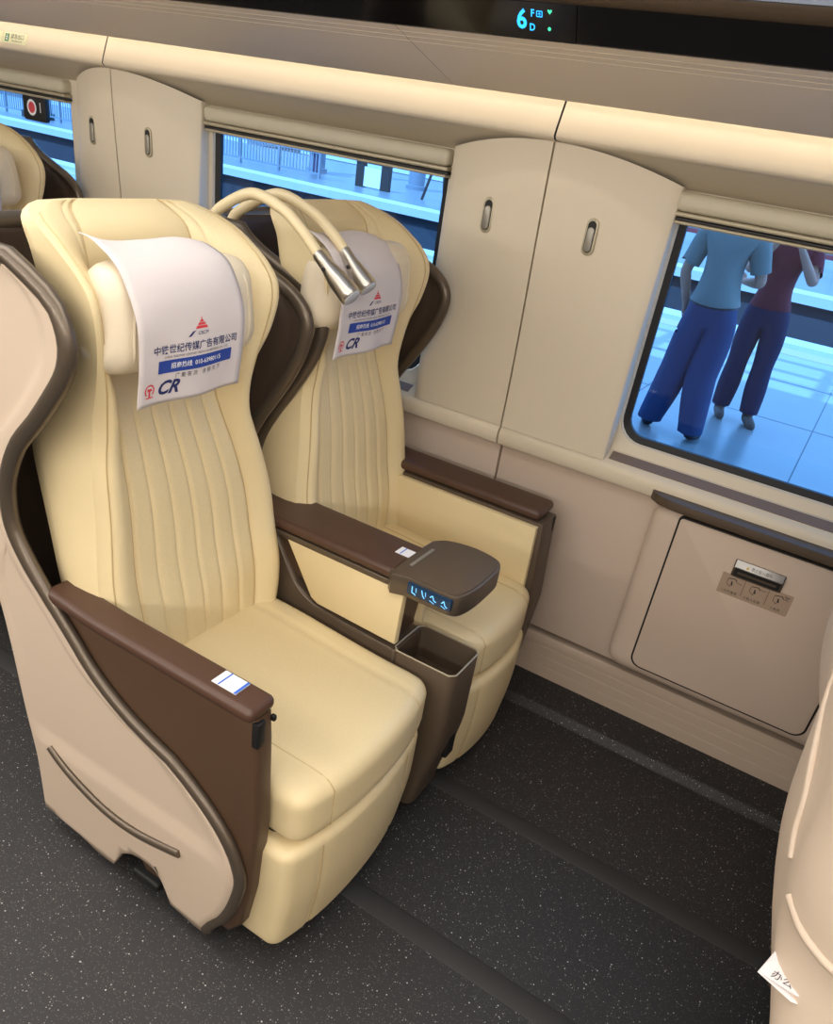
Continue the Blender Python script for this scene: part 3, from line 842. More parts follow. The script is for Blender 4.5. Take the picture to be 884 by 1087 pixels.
# table block
tp = [(-.695, 1.258), (-.65, 1.258), (-.60, 1.258), (-.56, 1.258), (-.535, 1.262), (-.520, 1.278), (-.511, 1.33), (-.511, 1.42), (-.518, 1.455), (-.54, 1.478), (-.60, 1.488), (-.66, 1.475), (-.688, 1.45), (-.695, 1.42)]
tp = [(p.x, p.y) for p in smooth_path([(x, y, 0) for x, y in tp], 3, True)]
tb = prism('table_block', tp, 2, .640, .692, BRONZE, con, .004)
prism('table_top', [(-.600 + (x + .600) * .93, 1.37 + (y - 1.37) * .94) for x, y in tp], 2, .690, .6945, BRONZE_D, con, .001)
prism('vent_strip', [(-.672, 1.30), (-.664, 1.30), (-.664, 1.40), (-.672, 1.40)], 2, .6925, .6962, HANDLE, con)
prism('button_panel', rrect(-.645, .655, -.535, .684, .004), 1, 1.2535, 1.266, ICONBACK, con, .001)
bf = lambda u, v: Vector((u, 1.2518, v))
seat_ic = [(-.004, .010), (-.003, -.006), (.004, -.007), (.006, -.010)]
for k, (sx, pts) in enumerate(((-.628, seat_ic), (-.604, [(-.004, .010), (0, -.002), (.005, -.008)]), (-.578, [(-.008, .002), (-.002, .008), (.002, -.002), (.008, -.004)]), (-.550, [(-.007, .0), (-.002, .007), (.002, -.003), (.008, -.006)]))):
    ic = stroke(pts, .0024) + ([] if k > 1 else stroke([(.006, .009), (.007, -.002)], .0016)) + (stroke([(-.008, -.006), (.004, -.010)], .0016) if k > 1 else [])
    printed('button_icon', shape2d(ic), (sx, .669), bf, ICONBLUE, con)

# ---- headrest covers: printed cloths draped over the pillows
def cover(name, yc, wd, label, dz=0, lean=0):
    C = empty(name, (-.97, yc, 1.2), label, 'headrest cover', 'printed headrest covers')
    prof = [Vector(p) for p in ((-1.066, 1.314), (-1.045, 1.315), (-1.019, 1.311), (-.978, 1.293), (-.954, 1.258), (-.9465, 1.21), (-.948, 1.15), (-.953, 1.11), (-.957, 1.078))]
    pth = smooth_path([(p.x, 0, p.y + dz) for p in prof], 6)
    Ls = [0]
    for a, b in zip(pth, pth[1:]): Ls.append(Ls[-1] + (b - a).length)
    T = Ls[-1]
    def fn(u, v, off=0):
        """u across from -.5..0.5 of the width, v metres up from the hem"""
        d = T - v
        i = max(k for k in range(len(Ls) - 1) if Ls[k] <= max(0, min(d, T - 1e-6)))
        t = (d - Ls[i]) / (Ls[i + 1] - Ls[i])
        p = pth[i].lerp(pth[i + 1], t); tg = (pth[i + 1] - pth[i]).normalized(); nr = Vector((-tg.z, 0, tg.x))
        if nr.x < 0 and abs(nr.x) > .3: nr = -nr
        if nr.z < -.5: nr = -nr
        top = sstep(v, .18, .33)
        wob = .004 * math.sin(u * 9 + 1.2) * (1 - top) * sstep(.20 - v, 0, .2) + .006 * math.sin(u * 7) * top * abs(u) * 2
        side = -.012 * (abs(u) * 2) ** 3 * sstep(v, .12, .2) * (1 - .8 * sstep(v, .28, .33))
        q = p + nr * (off + wob) + Vector((side, 0, 0))
        q.z += .012 * top * (abs(u) * 2) ** 2 * (1 if u < 0 else -.4)
        q.y = yc + u * wd * (1 + .04 * (1 - top) * 0) + lean * (v - T / 2)
        return q
    NU, NV = 18, 44; V = []
    for j in range(NV + 1):
        for i in range(NU + 1): V.append(fn(-.5 + i / NU, T * j / NV))
    Fs = [(j * (NU + 1) + i, j * (NU + 1) + i + 1, (j + 1) * (NU + 1) + i + 1, (j + 1) * (NU + 1) + i) for j in range(NV) for i in range(NU)]
    cl = raw('cloth', V, Fs, CLOTH, C, 80, recalc=False)
    sd = cl.modifiers.new('solidify', 'SOLIDIFY'); sd.thickness = .0016; sd.offset = 0
    pass
    P = lambda off: (lambda u, v: fn(u / wd, v, off))
    p1, p2 = P(.0016), P(.0022)
    # emblem: tiered red roof over a dark swoosh
    roof = [[(-.014, 0), (.014, 0), (.011, .0045), (-.011, .0045)], [(-.009, .0055), (.009, .0055), (.007, .0095), (-.007, .0095)], [(-.005, .0105), (.005, .0105), (.003, .0135), (-.003, .0135)], [(-.0012, .0135), (.0012, .0135), (.0008, .019), (-.0008, .019)]]
    printed('roof_emblem', shape2d(roof), (.012, .1205), p1, RED, cl)
    printed('swoosh', shape2d([[(-.016, 0), (-.010, 0), (-.002, .007), (.002, .0095), (-.006, .008)]]), (-.002, .109), p1, NAVY, cl)
    printed('emblem_letters', text2d('CRCM', .0085, .2), (.015, .1130), p1, NAVY, cl)
    printed('company_name', text2d('中铁世纪传媒广告有限公司', .0158, 0, .0002), (.006, .0925), p1, NAVY, cl)
    printed('small_lettering', text2d('CHINA RAILWAY CENTURY MEDIA ADVERTISING CO., LTD', .0054), (.006, .0805), p1, INK, cl)
    nb = 12; bar = [[(-.083 + .166 * i / nb, -.011), (-.083 + .166 * (i + 1) / nb, -.011), (-.083 + .166 * (i + 1) / nb, .011), (-.083 + .166 * i / nb, .011)] for i in range(nb)]
    printed('blue_band', shape2d(bar), (.006, .0645), p1, BLUEBAR, cl)
    printed('hotline', text2d('招商热线  010-63980115', .0108, 0, .0001), (.004, .0645), p2, WHITE, cl)
    printed('slogan', text2d('广 聚 客 流    合 铁 天 下', .0096), (.010, .0455), p1, INK, cl)
    ring_ = ringpoly(0, 0, .0082, .0108, -50, 230, 20)
    ring_ += [[(-.0085, -.0135), (.0085, -.0135), (.0085, -.0115), (-.0085, -.0115)], [(-.002, -.0115), (.002, -.0115), (.0016, 0), (-.0016, 0)], [(-.0055, -.001), (.0055, -.001), (.0045, .0035), (-.0045, .0035)]]
    printed('railway_emblem', shape2d(ring_), (-.093, .028), p1, RED, cl)
    printed('emblem_letters', text2d('CR', .033, .42, .0011), (-.056, .0265), p1, NAVY, cl)
    return C
cov = cover('headrest_cover', .930, .236, 'white printed headrest cover on the pillow of the front left aisle seat')
cov2 = cover('headrest_cover', 1.458, .238, 'white printed headrest cover on the window seat pillow, behind the steel reading lamps', -.004)

# ---- gooseneck reading lamps
def lamp(pts, hd, label):
    Lm = empty('reading_lamp', pts[0], label, 'lamp', 'gooseneck reading lamps')
    pth = smooth_path(pts, 10)
    tube('gooseneck', pth, .0115, TUBE, Lm, 12)
    e = Vector(pts[-1]); d = (Vector(hd) - e).normalized(); Ln = (Vector(hd) - e).length
    lathe('lamp_head', [(-.004, .0105), (0, .0128), (.012, .0132), (.03, .0145), (.05, .0185), (.065, .0212), (Ln - .012, .0225), (Ln - .002, .0218), (Ln, .0200)], e, d, STEEL, Lm)
    lathe('lens', [(Ln - .003, .019), (Ln + .001, .019), (Ln + .002, .0175)], e, d, LENS, Lm)
    u = d.orthogonal().normalized()
    side = Vector((-.35, -.93, .1)); side = (side - d * side.dot(d)).normalized()
    lathe('switch', [(0, .004), (.003, .004), (.004, .003)], e + d * .035 + side * .0155, side, DARK, Lm, 10)
    lathe('base_collar', [(-.02, .017), (.012, .017), (.016, .014)], pts[0], Vector(pts[1]) - Vector(pts[0]), BRONZE, Lm)
    return Lm
lampA = lamp([(-1.285, 1.285, 1.262), (-1.262, 1.286, 1.305), (-1.228, 1.288, 1.338), (-1.154, 1.29, 1.372), (-1.074, 1.29, 1.357), (-1.02, 1.29, 1.325), (-.978, 1.29, 1.290)], (-.888, 1.29, 1.226), 'cream gooseneck reading lamp with steel head, the left one nearer the aisle seat')
lampB = lamp([(-1.305, 1.372, 1.262), (-1.285, 1.37, 1.295), (-1.255, 1.37, 1.325), (-1.158, 1.37, 1.371), (-1.065, 1.37, 1.353), (-1.01, 1.37, 1.324), (-.972, 1.37, 1.294)], (-.905, 1.37, 1.232), 'cream gooseneck reading lamp with steel head, the right one over the window seat pillow')

# ---- the rows in front and behind: copies
bk = 'the row behind'
dup(aisle, (-PITCH, 0, 0), 'cream leather aisle seat in the row behind, hidden by the front aisle seat')
dup(wseat, (-PITCH, 0, 0), 'cream leather window seat in the row behind, at the left edge by the far window')
dup(con, (-PITCH, 0, 0), 'bronze centre console between the seats of the row behind')
dup(cov, (-PITCH, 0, 0), 'white headrest cover on the aisle seat of the row behind', 'printed headrest covers')
dup(cov2, (-PITCH, 0, 0), 'white headrest cover on the row behind window seat, at the left edge', 'printed headrest covers')
FP = PITCH + .03
fr = dup(aisle, (FP, 0, 0), 'cream seat shell seen from behind at the right edge, row in front')
dup(wseat, (FP, -.03, 0), 'window seat of the row in front, hidden behind the pale shell at right')
dup(con, (FP, 0, 0), 'centre console of the row in front, hidden behind the pale shell at right')

# ================================================================== WASTE CABINET UNDER THE RIGHT WINDOW
cab = empty('waste_cabinet', (0, 1.96, .245), 'taupe built in cabinet with bronze cap under the right hand window', 'cabinet')
rbox('body', (-.31, 1.926, .243), (.335, 1.99, .775), .05, TAUPEW, cab, (6, 2, 6))
prism('door_gap', rrect(-.238, .277, .246, .762, .032, 6, .012), 1, 1.9245, 1.95, BLACK, cab)
dr = prism('door', rrect(-.233, .282, .241, .757, .029, 6, .009), 1, 1.9215, 1.94, TAUPEW, cab, .002)
cap = [(-.335, 1.985), (-.333, 1.955), (-.322, 1.930), (-.30, 1.910), (-.26, 1.899), (-.20, 1.896), (.30, 1.896), (.34, 1.91), (.36, 1.94), (.362, 1.985)]
prism('top_cap', cap, 2, .776, .802, BRONZE_D, cab, .003, 2)
prism('cap_edge', [(x * 1.0, y - .001) for x, y in cap], 2, .7985, .8005, BRONZE, cab)
# recessed handle
hd = prism('handle', rrect(-.072, .656, .052, .704, .004), 1, 1.917, 1.935, BRONZE, dr, .002)
prism('handle_lip', [(1.905, .686), (1.9045, .689), (1.9165, .704), (1.9205, .704), (1.9205, .685)], 0, -.069, .049, STEEL, dr, .001)
prism('handle_recess', rrect(-.066, .661, .046, .687, .004), 1, 1.9155, 1.93, BLACK, dr)
prism('handle_bar', rrect(-.058, .668, .038, .674, .002), 1, 1.9135, 1.925, BRONZE, dr)
hf = lambda u, v: Vector((u, 1.9105 + (v - .6965) * .8 - .0008, v + .0006))
printed('warning_mark', shape2d([[(-.004, -.003), (.004, -.003), (0, .004)]]), (-.038, .6945), hf, YELLOWM, dr)
printed('warning_lettering', text2d('禁止投入烟头', .0085), (-.004, .6945), hf, INK, dr)
st = prism('instruction_sticker', rrect(-.090, .599, .086, .659, .003), 1, 1.9207, 1.9222, STICKER, dr)
stf = lambda u, v: Vector((u, 1.9201, v))
lines = stroke([(-.031, .61), (-.031, .653)], .001) + stroke([(.028, .61), (.028, .653)], .001)
for k, cx in enumerate((-.060, -.002, .056)):
    cz = .637
    lines += stroke([(cx - .012, cz + .009), (cx - .013, cz - .006), (cx - .003, cz - .013), (cx - .001, cz + .004)], .0012)
    lines += stroke([(cx - .012, cz + .009), (cx + .004, cz + .012), (cx + .010, cz + .006)], .0022)
    lines += stroke([(cx - .002, cz + .003), (cx + .001, cz - .008)], .0034)
    lines += stroke([(cx + .010, cz + .004 + .004 * k), (cx + .024, cz + .002 + .006 * k)], .0012)
    if k == 2: lines += stroke([(cx + .010, cz + .016), (cx + .020, cz + .012), (cx + .012, cz + .006), (cx + .022, cz + .005)], .0012)
printed('diagram', shape2d(lines), (0, 0), stf, INK, dr)
for k, (cx, s_) in enumerate(((-.060, '1 打开盖板'), (-.002, '2 投入垃圾'), (.056, '3 关闭'))):
    printed('sticker_lettering', text2d(s_, .0085), (cx, .609), stf, INK, dr)

# ---- folded leaflet sticking out at the back of the front shell
PAPER = mat('white_paper', (232, 226, 226), .8)
lf = empty('leaflet', (.20, .78, .71), 'folded white printed leaflet sticking out behind the pale shell at lower right', 'leaflet')
tip, B_, C_ = Vector((.172, .752, .718)), Vector((.190, .812, .728)), Vector((.213, .741, .726))
def sheet(name, a, b, c, dz):
    up = (b - a).cross(c - a).normalized(); up = up if up.z > 0 else -up
    b2, c2 = b + (b - a).normalized() * .05 + Vector((.05, 0, 0)), c + (c - a).normalized() * .03 + Vector((.05, .03, 0))
    P = [a, b, b2, c2, c]; o = raw(name, [p + Vector((0, 0, dz)) for p in P] + [p + Vector((0, 0, dz)) - up * .0006 for p in P],
        [(0, 1, 2, 3, 4), (9, 8, 7, 6, 5)] + [(i, (i + 1) % 5, 5 + (i + 1) % 5, 5 + i) for i in range(5)], PAPER, lf)
    return o, up
top_s, upn = sheet('upper_leaf', tip, B_, C_, 0)
sheet('lower_leaf', tip + Vector((-.002, 0, -.001)), B_ + Vector((0, 0, -.006)), C_ + Vector((-.002, -.004, -.009)), 0)
eu = (C_ - tip).normalized(); ev = upn.cross(eu)
printed('lettering', text2d('办公', .013), (.024, .008), lambda u, v: tip + eu * u + ev * v + upn * .0006, INK, top_s)

# ================================================================== OUTSIDE: platform, people, far platform
PZ = -.25
PLAT = mat('platform_stone', (150, 156, 158), .28, var=(1.5, .06))
PLAT_D = mat('platform_joint', (118, 124, 130), .7)
TACT = mat('tactile_strip', (176, 168, 130), .7)
FARWALL = mat('far_platform_wall', (52, 54, 62), .8, var=(.8, .15))
FARTOP = mat('far_platform_top', (120, 126, 130), .35)
EDGE = mat('platform_edge_stone', (190, 194, 196), .6)
BALLAST = mat('ballast', (70, 68, 68), .9, var=(9, .3))
RAILM = mat('rail_steel', (110, 104, 100), .35, .8)
POST = mat('grey_painted_steel', (130, 140, 150), .5, .2)
CANOPY = mat('canopy_sheet', (190, 196, 200), .7)
BUILD = mat('pale_building', (206, 212, 216), .7)
BUILDW = mat('building_window', (70, 90, 110), .2)
REDP = mat('dull_red_paint', (120, 40, 46), .6)
def slab(name, lo, hi, m_, label=None):
    o = box(name, lo, hi, m_); return tag(o, kind='structure')
pf = slab('platform', (-30, 2.3, PZ - 1.2), (30, 11.4, PZ), PLAT)
prism('tactile_strip', [(10.2, PZ), (10.2, PZ + .006), (10.6, PZ + .006), (10.6, PZ)], 0, -30, 30, TACT, pf)
box('edge_stone', (-30, 10.95, PZ), (30, 11.41, PZ + .008), EDGE, pf)
for i in range(9):                                          # joints between the paving bays
    x = -8.7 + 1.75 * i * .82 + .0
    box('paving_joint', (x - .005, 2.3, PZ), (x + .005, 10.2, PZ + .0015), PLAT_D, pf)
for y in (3.9, 5.5, 7.1, 8.7):
    box('paving_joint', (-9, y - .005, PZ), (4, y + .005, PZ + .0015), PLAT_D, pf)
tb_ = slab('track_bed', (-60, 11.4, PZ - 1.7), (40, 16.4, PZ - 1.3), BALLAST)
for y in (13.1, 14.55):
    prism('rail', [(y - .035, PZ - 1.3), (y - .035, PZ - 1.14), (y + .035, PZ - 1.14), (y + .035, PZ - 1.3)], 0, -60, 40, RAILM, tb_)
fp = slab('far_platform', (-60, 16.4, PZ - 1.7), (40, 25.5, PZ), FARWALL)
box('platform_top', (-60, 16.4, PZ), (40, 25.5, PZ + .02), FARTOP, fp)
box('edge_stone', (-60, 16.25, PZ - .14), (40, 16.9, PZ + .03), EDGE, fp)
gr_ = slab('ground_beyond', (-90, 25.5, -1.9), (60, 90, -1.6), BALLAST)
cn = slab('canopy_roof', (-40, -5.5, 5.3), (30, 4.3, 5.45), CANOPY)
for i in range(24):
    x = -16 + i * .9
    box('canopy_beam', (x, 4.3, 5.28), (x + .09, 5.9, 5.42), POST, cn)
for y in (4.75, 5.25, 5.85): box('canopy_beam', (-18, y, 5.3), (8, y + .08, 5.4), POST, cn)
# railing on the far platform
rl = empty('platform_railing', (-15.5, 18.2, PZ), 'grey bar railing on the far platform seen through the middle window', 'railing')
for x in (-19.6, -18.2, -16.8, -15.4, -14.0): box('railing_post', (x, 18.17, PZ), (x + .06, 18.23, PZ + 1.25), POST, rl)
for z in (.12, .62, 1.2): box('rail_bar', (-19.6, 18.18, PZ + z), (-14, 18.22, PZ + z + .045), POST, rl)
for i in range(50): box('railing_bar', (-19.5 + i * .11, 18.19, PZ + .12), (-19.475 + i * .11, 18.21, PZ + 1.2), POST, rl)
dup(rl, (-9.5, .3, 0), 'grey bar railing on the far platform seen through the far left window')
rl2 = empty('platform_railing', (-3, 21.5, PZ), 'low two bar railing on the far platform behind the standing people', 'railing')
for i in range(6): box('railing_post', (-10 + 2.2 * i, 21.5, PZ), (-9.93 + 2.2 * i, 21.57, PZ + 1.1), POST, rl2)
box('rail_bar', (-10, 21.5, PZ + .55), (2, 21.56, PZ + .66), EDGE, rl2)
box('rail_bar', (-10, 21.5, PZ + .30), (2, 21.56, PZ + .40), REDP, rl2)
box('rail_bar', (-10, 21.5, PZ + 1.0), (2, 21.56, PZ + 1.1), EDGE, rl2)
colA = lathe('canopy_column', [(0, .30), (.12, .30), (.13, .24), (5.5, .22)], (-12.6, 21.0, PZ), (0, 0, 1), POST)
tag(colA, 'round grey column on the far platform, right part of the middle window', 'column')
colB = lathe('canopy_column', [(0, .30), (.12, .30), (.13, .24), (5.5, .22)], (-15.6, 20.2, PZ), (0, 0, 1), POST)
tag(colB, 'round grey column on the far platform just right of the bar railing', 'column')
colC = lathe('canopy_column', [(0, .5), (.2, .5), (.22, .42), (5.5, .40)], (-26.0, 18.5, PZ), (0, 0, 1), DARK)
tag(colC, 'dark thick column behind the seat at the far left window', 'column')
sg_ = empty('notice_stand', (-12.9, 18.6, PZ), 'white framed notice stand on the far platform in the middle window', 'stand')
box('stand_leg', (-13.05, 18.58, PZ), (-12.8, 18.72, PZ + .6), DARK, sg_)
box('stand_leg', (-12.25, 18.58, PZ), (-12.0, 18.72, PZ + .6), DARK, sg_)
box('stand_panel', (-12.8, 18.6, PZ + .05), (-12.25, 18.68, PZ + .52), WHITE, sg_)
box('stand_top', (-13.05, 18.56, PZ + .6), (-12.0, 18.74, PZ + .68), DARK, sg_)
tr_ = empty('tripod_stand', (-10.6, 18.8, PZ), 'dark tripod stand on the far platform beside the pillar edge', 'stand')
for dx, dy in ((-.35, -.2), (.35, -.2), (0, .35)):
    tube('leg', [(-10.6, 18.8, PZ + 1.5), (-10.6 + dx, 18.8 + dy, PZ)], .035, DARK, tr_, 6)
lathe('tripod_head', [(0, .07), (.22, .07)], (-10.6, 18.8, PZ + 1.45), (0, 0, 1), DARK, tr_, 10)
# buildings beyond
def building(x0, x1, y, h, nx, nz, label):
    B = empty('station_building', ((x0 + x1) / 2, y, -1.6), label, 'building', 'station buildings')
    box('wall', (x0, y, -1.6), (x1, y + 6, h), BUILD, B)
    box('roof_edge', (x0 - .3, y - .3, h), (x1 + .3, y + 6, h + .35), EDGE, B)
    for i in range(nx):
        for j in range(nz):
            a = x0 + (x1 - x0) * (i + .2) / nx; b = x0 + (x1 - x0) * (i + .8) / nx
            c = -.2 + (h - .2) * (j + .15) / nz; d = -.2 + (h - .2) * (j + .8) / nz
            f_ = box('window', (a, y - .06, c), (b, y + .02, d), POST, B)
            box('pane', (a + .12, y - .08, c + .12), (b - .12, y - .05, d - .12), BUILDW, f_)
building(-62, -40, 44, 7, 9, 3, 'pale station building far beyond the tracks, left window')
building(-37, -20, 46, 6, 7, 2, 'pale station building far beyond the tracks, middle window')
building(-15, 12, 52, 6, 9, 2, 'pale station building far beyond the tracks, behind the standing people')

# ---- people: one skinned body each, clothes as offset shells of the same surface
SKIN = mat('skin', (228, 160, 130), .55)
SHIRT = mat('grey_shirt', (150, 152, 142), .85, bump=(40, .4))
JEANS = mat('blue_jeans', (48, 72, 116), .85, bump=(60, .4))
BELT = mat('dark_belt', (26, 26, 34), .5)
SHOE = mat('dark_shoe', (40, 40, 48), .6)
HAIR = mat('dark_hair', (28, 24, 24), .7)
MAROON = mat('maroon_top', (128, 28, 44), .8)
NAVYT = mat('navy_trousers', (26, 34, 74), .85)
LOAFER = mat('brown_loafer', (112, 90, 80), .6)
def skinned(V, E, Rr, root, levels=2):
    """vertices, edges, radii -> evaluated verts/faces of a Skin + Subdivision surface"""
    me = bpy.data.meshes.new('skeleton'); me.from_pydata(V, E, [])
    o = bpy.data.objects.new('skeleton', me); COL.objects.link(o)
    sk = o.modifiers.new('skin', 'SKIN'); sk.use_smooth_shade = True; sk.branch_smoothing = .4
    for i, r in enumerate(Rr):
        s = me.skin_vertices[0].data[i]; s.radius = r if isinstance(r, tuple) else (r, r)
        s.use_root = i == root
    sb = o.modifiers.new('sub', 'SUBSURF'); sb.levels = levels; sb.render_levels = levels
    bpy.context.view_layer.update()
    ev = bpy.data.meshes.new_from_object(o.evaluated_get(bpy.context.evaluated_depsgraph_get()))
    vs = [v.co.copy() for v in ev.vertices]; ns = [v.normal.copy() for v in ev.vertices]; fs = [tuple(p.vertices) for p in ev.polygons]
    bpy.data.objects.remove(o); bpy.data.meshes.remove(me); bpy.data.meshes.remove(ev)
    return vs, ns, fs
class Skel:
    def __init__(s): s.V = []; s.E = []; s.R = []; s.N = {}
    def add(s, key, p, r, prev=None):
        s.N[key] = len(s.V); s.V.append(p); s.R.append(r)
        if prev is not None: s.E.append((s.N[prev], s.N[key]))
def hand(S, wrist, key, d, palm, curl, thumb):
    """palm and five fingers; d = direction of the fingers, palm = towards the palm side, thumb = towards the thumb"""
    d, p, t = Vector(d).normalized(), Vector(palm).normalized(), Vector(thumb).normalized()
    w_ = Vector(S.V[S.N[wrist]])
    S.add(key + 'palm', tuple(w_ + d * .06), (.030, .020), wrist)
    for k, ln in enumerate((.072, .080, .074, .058)):
        b = w_ + d * .095 + t * (.030 - .020 * k)
        S.add(key + 'f%da' % k, tuple(b), .0095, key + 'palm')
        S.add(key + 'f%db' % k, tuple(b + (d * (1 - curl) + p * curl).normalized() * ln * .55), .0085, key + 'f%da' % k)
        e = b + (d * (1 - curl) + p * curl).normalized() * ln * .55
        c2 = min(1, curl * 1.9)
        S.add(key + 'f%dc' % k, tuple(e + (d * (1 - c2) + p * c2).normalized() * ln * .45), .007, key + 'f%db' % k)
    S.add(key + 'ta', tuple(w_ + d * .045 + t * .04), .011, key + 'palm')
    S.add(key + 'tb', tuple(w_ + d * .085 + t * .055 + p * .02), .009, key + 'ta')
def head(parent, c, face, hair_len):
    """skull with brow, nose, mouth, ears and hair; face = unit vector the face looks along"""
    f = Vector(face).normalized(); s = f.cross(Vector((0, 0, 1))).normalized(); c = Vector(c)
    bm = bmesh.new(); bmesh.ops.create_uvsphere(bm, u_segments=28, v_segments=22, radius=1)
    for v in bm.verts:
        x, y, z = v.co
        sx, sy, sz = .074, .095, .118
        if z < 0: sx *= 1 - .25 * -z; sy *= 1 - .12 * -z
        q = Vector((x * sx, y * sy, z * sz))
        if y > .5:
            nose = math.exp(-((x / .16) ** 2 + ((z + .12) / .26) ** 2)); q.y += .026 * nose
            for e in (-1, 1): q.y -= .012 * math.exp(-(((x - e * .38) / .17) ** 2 + ((z - .08) / .13) ** 2))
            q.y -= .006 * math.exp(-((x / .3) ** 2 + ((z + .5) / .05) ** 2)); q.y += .007 * math.exp(-((x / .28) ** 2 + ((z + .42) / .06) ** 2)) + .008 * math.exp(-((x / .3) ** 2 + ((z + .82) / .15) ** 2))
        for e in (-1, 1): q.x += e * .014 * math.exp(-(((x - e) / .25) ** 2 + ((y + .05) / .2) ** 2 + ((z + .05) / .28) ** 2))
        v.co = c + s * q.x + f * q.y + Vector((0, 0, q.z))
    h = finish('head', bm, SKIN, parent, 80)
    for e in (-1, 1):
        lathe('eye', [(0, .012), (.004, .008), (.006, .001)], c + s * (e * .03) + f * .076 + Vector((0, 0, .010)), f, DARK, h, 12)
    bm = bmesh.new(); bmesh.ops.create_uvsphere(bm, u_segments=28, v_segments=22, radius=1)
    dele = []
    for v in bm.verts:
        x, y, z = v.co
        if (y > .25 and z < .45) or z < hair_len: dele.append(v)
        v.co = c + s * x * .083 + f * (y * .103 - .004) + Vector((0, 0, z * .126 + .003))
    bmesh.ops.delete(bm, geom=dele, context='VERTS')
    finish('hair', bm, HAIR, h, 80)
def person(name, loc, S, label, zones, headspec, skin_top=None):
    """zones: list of (part name, predicate(point), offset, material)"""
    P = empty(name, loc, label, 'person')
    T = Vector(loc)
    root = S.N['pelvis']
    vs, ns, fs = skinned(S.V, S.E, S.R, root)
    raw('body', [v + T for v in vs], fs, SKIN, P, 80)
    for nm, pred, off, m_, cuts in zones:
        bm = bmesh.new(); bv = [bm.verts.new(v) for v in vs]
        for f in fs:
            try: bm.faces.new([bv[i] for i in f])
            except ValueError: pass
        for co, no in cuts:                                  # clean hems: cut the surface along planes first
            bmesh.ops.bisect_plane(bm, geom=bm.verts[:] + bm.edges[:] + bm.faces[:], plane_co=co, plane_no=no)
        bm.normal_update()
        out = [f for f in bm.faces if not pred(f.calc_center_median())]
        nr = {v: v.normal.copy() for v in bm.verts}
        bmesh.ops.delete(bm, geom=out, context='FACES')
        for v in bm.verts:
            v.co = v.co + nr[v] * (off(v.co) if callable(off) else off) + T
        finish(nm, bm, m_, P, 80, recalc=False)
    head(P, Vector(headspec[0]) + T, headspec[1], headspec[2])
    return P
def biped(feet, knees, hips, waist, chest, sh, arms, nk, scale=1.0, toes=None):
    S = Skel()
    S.add('pelvis', hips, (.155, .115))
    S.add('waist', waist, (.150, .115), 'pelvis')
    S.add('chest', chest, (.170, .118), 'waist')
    S.add('upper', (sh[0], sh[1], sh[2] - .02), (.125, .085), 'chest')
    S.add('neck', nk, .055, 'upper')
    S.add('skullbase', (nk[0], nk[1] + .01, nk[2] + .09), .052, 'neck')
    for i, e in enumerate((-1, 1)):
        k = 'LR'[i]
        S.add('hip' + k, (hips[0] + e * .095, hips[1], hips[2] - .06), .098, 'pelvis')
        kn, ft = knees[i], feet[i]
        md = tuple((a + b) / 2 for a, b in zip(S.V[S.N['hip' + k]], kn))
        S.add('thigh' + k, md, .086, 'hip' + k)
        S.add('knee' + k, kn, .062, 'thigh' + k)
        cf = tuple(a + (b - a) * .35 for a, b in zip(kn, ft)); S.add('calf' + k, cf, .058, 'knee' + k)
        S.add('ankle' + k, (ft[0], ft[1], .085), .040, 'calf' + k)
        S.add('heel' + k, (ft[0], ft[1], .045), .040, 'ankle' + k)
        t = toes[i]
        S.add('ball' + k, (ft[0] + t[0] * .10, ft[1] + t[1] * .10, .036), (.045, .034), 'heel' + k)
        S.add('toe' + k, (ft[0] + t[0] * .17, ft[1] + t[1] * .17, .028), (.038, .024), 'ball' + k)
        el, wr, hdir, palm, curl, th = arms[i]
        s0 = (sh[0] + e * .165, sh[1], sh[2])
        S.add('shoulder' + k, s0, .064, 'upper')
        S.add('uparm' + k, tuple((a + b) / 2 for a, b in zip(s0, el)), .050, 'shoulder' + k)
        S.add('elbow' + k, el, .041, 'uparm' + k)
        S.add('forearm' + k, tuple(a + (b - a) * .35 for a, b in zip(el, wr)), .040, 'elbow' + k)
        S.add('wrist' + k, wr, .026, 'forearm' + k)
        hand(S, 'wrist' + k, 'hand' + k, hdir, palm, curl, th)
    return S
# man seen from behind, legs apart, right arm bent forward, left hand at his hip
mS = biped(feet=((-.205, -.02, 0), (.125, -.08, 0)), knees=((-.135, .02, .47), (.065, -.02, .47)), hips=(0, 0, .90), waist=(-.01, 0, 1.06), chest=(-.015, .01, 1.26), sh=(-.015, 0, 1.43),
    arms=(((-.265, -.02, 1.15), (-.215, .06, .93), (.1, .2, -1), (1, 0, 0), .45, (0, 1, .1)), ((.245, .02, 1.16), (.12, .22, 1.13), (-.5, .8, 0), (-.6, -.5, 0), .5, (0, .2, 1))),
    nk=(-.015, .02, 1.50), toes=((-.35, .94), (.25, .97)))
MAN = (-.985, 5.92, PZ)
arm_pts = [Vector(mS.V[mS.N[k]]) for k in ('elbowL', 'elbowR')]
def sleeve(p, s=mS):
    if p.z < .97: return False
    if p.z > 1.50: return False
    for k in 'LR':
        e = Vector(s.V[s.N['elbow' + k]]); u = Vector(s.V[s.N['shoulder' + k]])
        ax = (e - u); t = (p - u).dot(ax) / ax.length_squared
        dist = (p - (u + ax * t)).length
        if abs(p.x + .015) > .185 and t > .80: return False
        w_ = Vector(s.V[s.N['wrist' + k]]); ax2 = w_ - e; t2 = (p - e).dot(ax2) / ax2.length_squared
        if t2 > -.05 and (p - (e + ax2 * max(0, min(1.8, t2)))).length < .075: return False
    return True
def loose(z0, k): return lambda v: k + .012 * sstep(z0 - v.z, 0, .3)
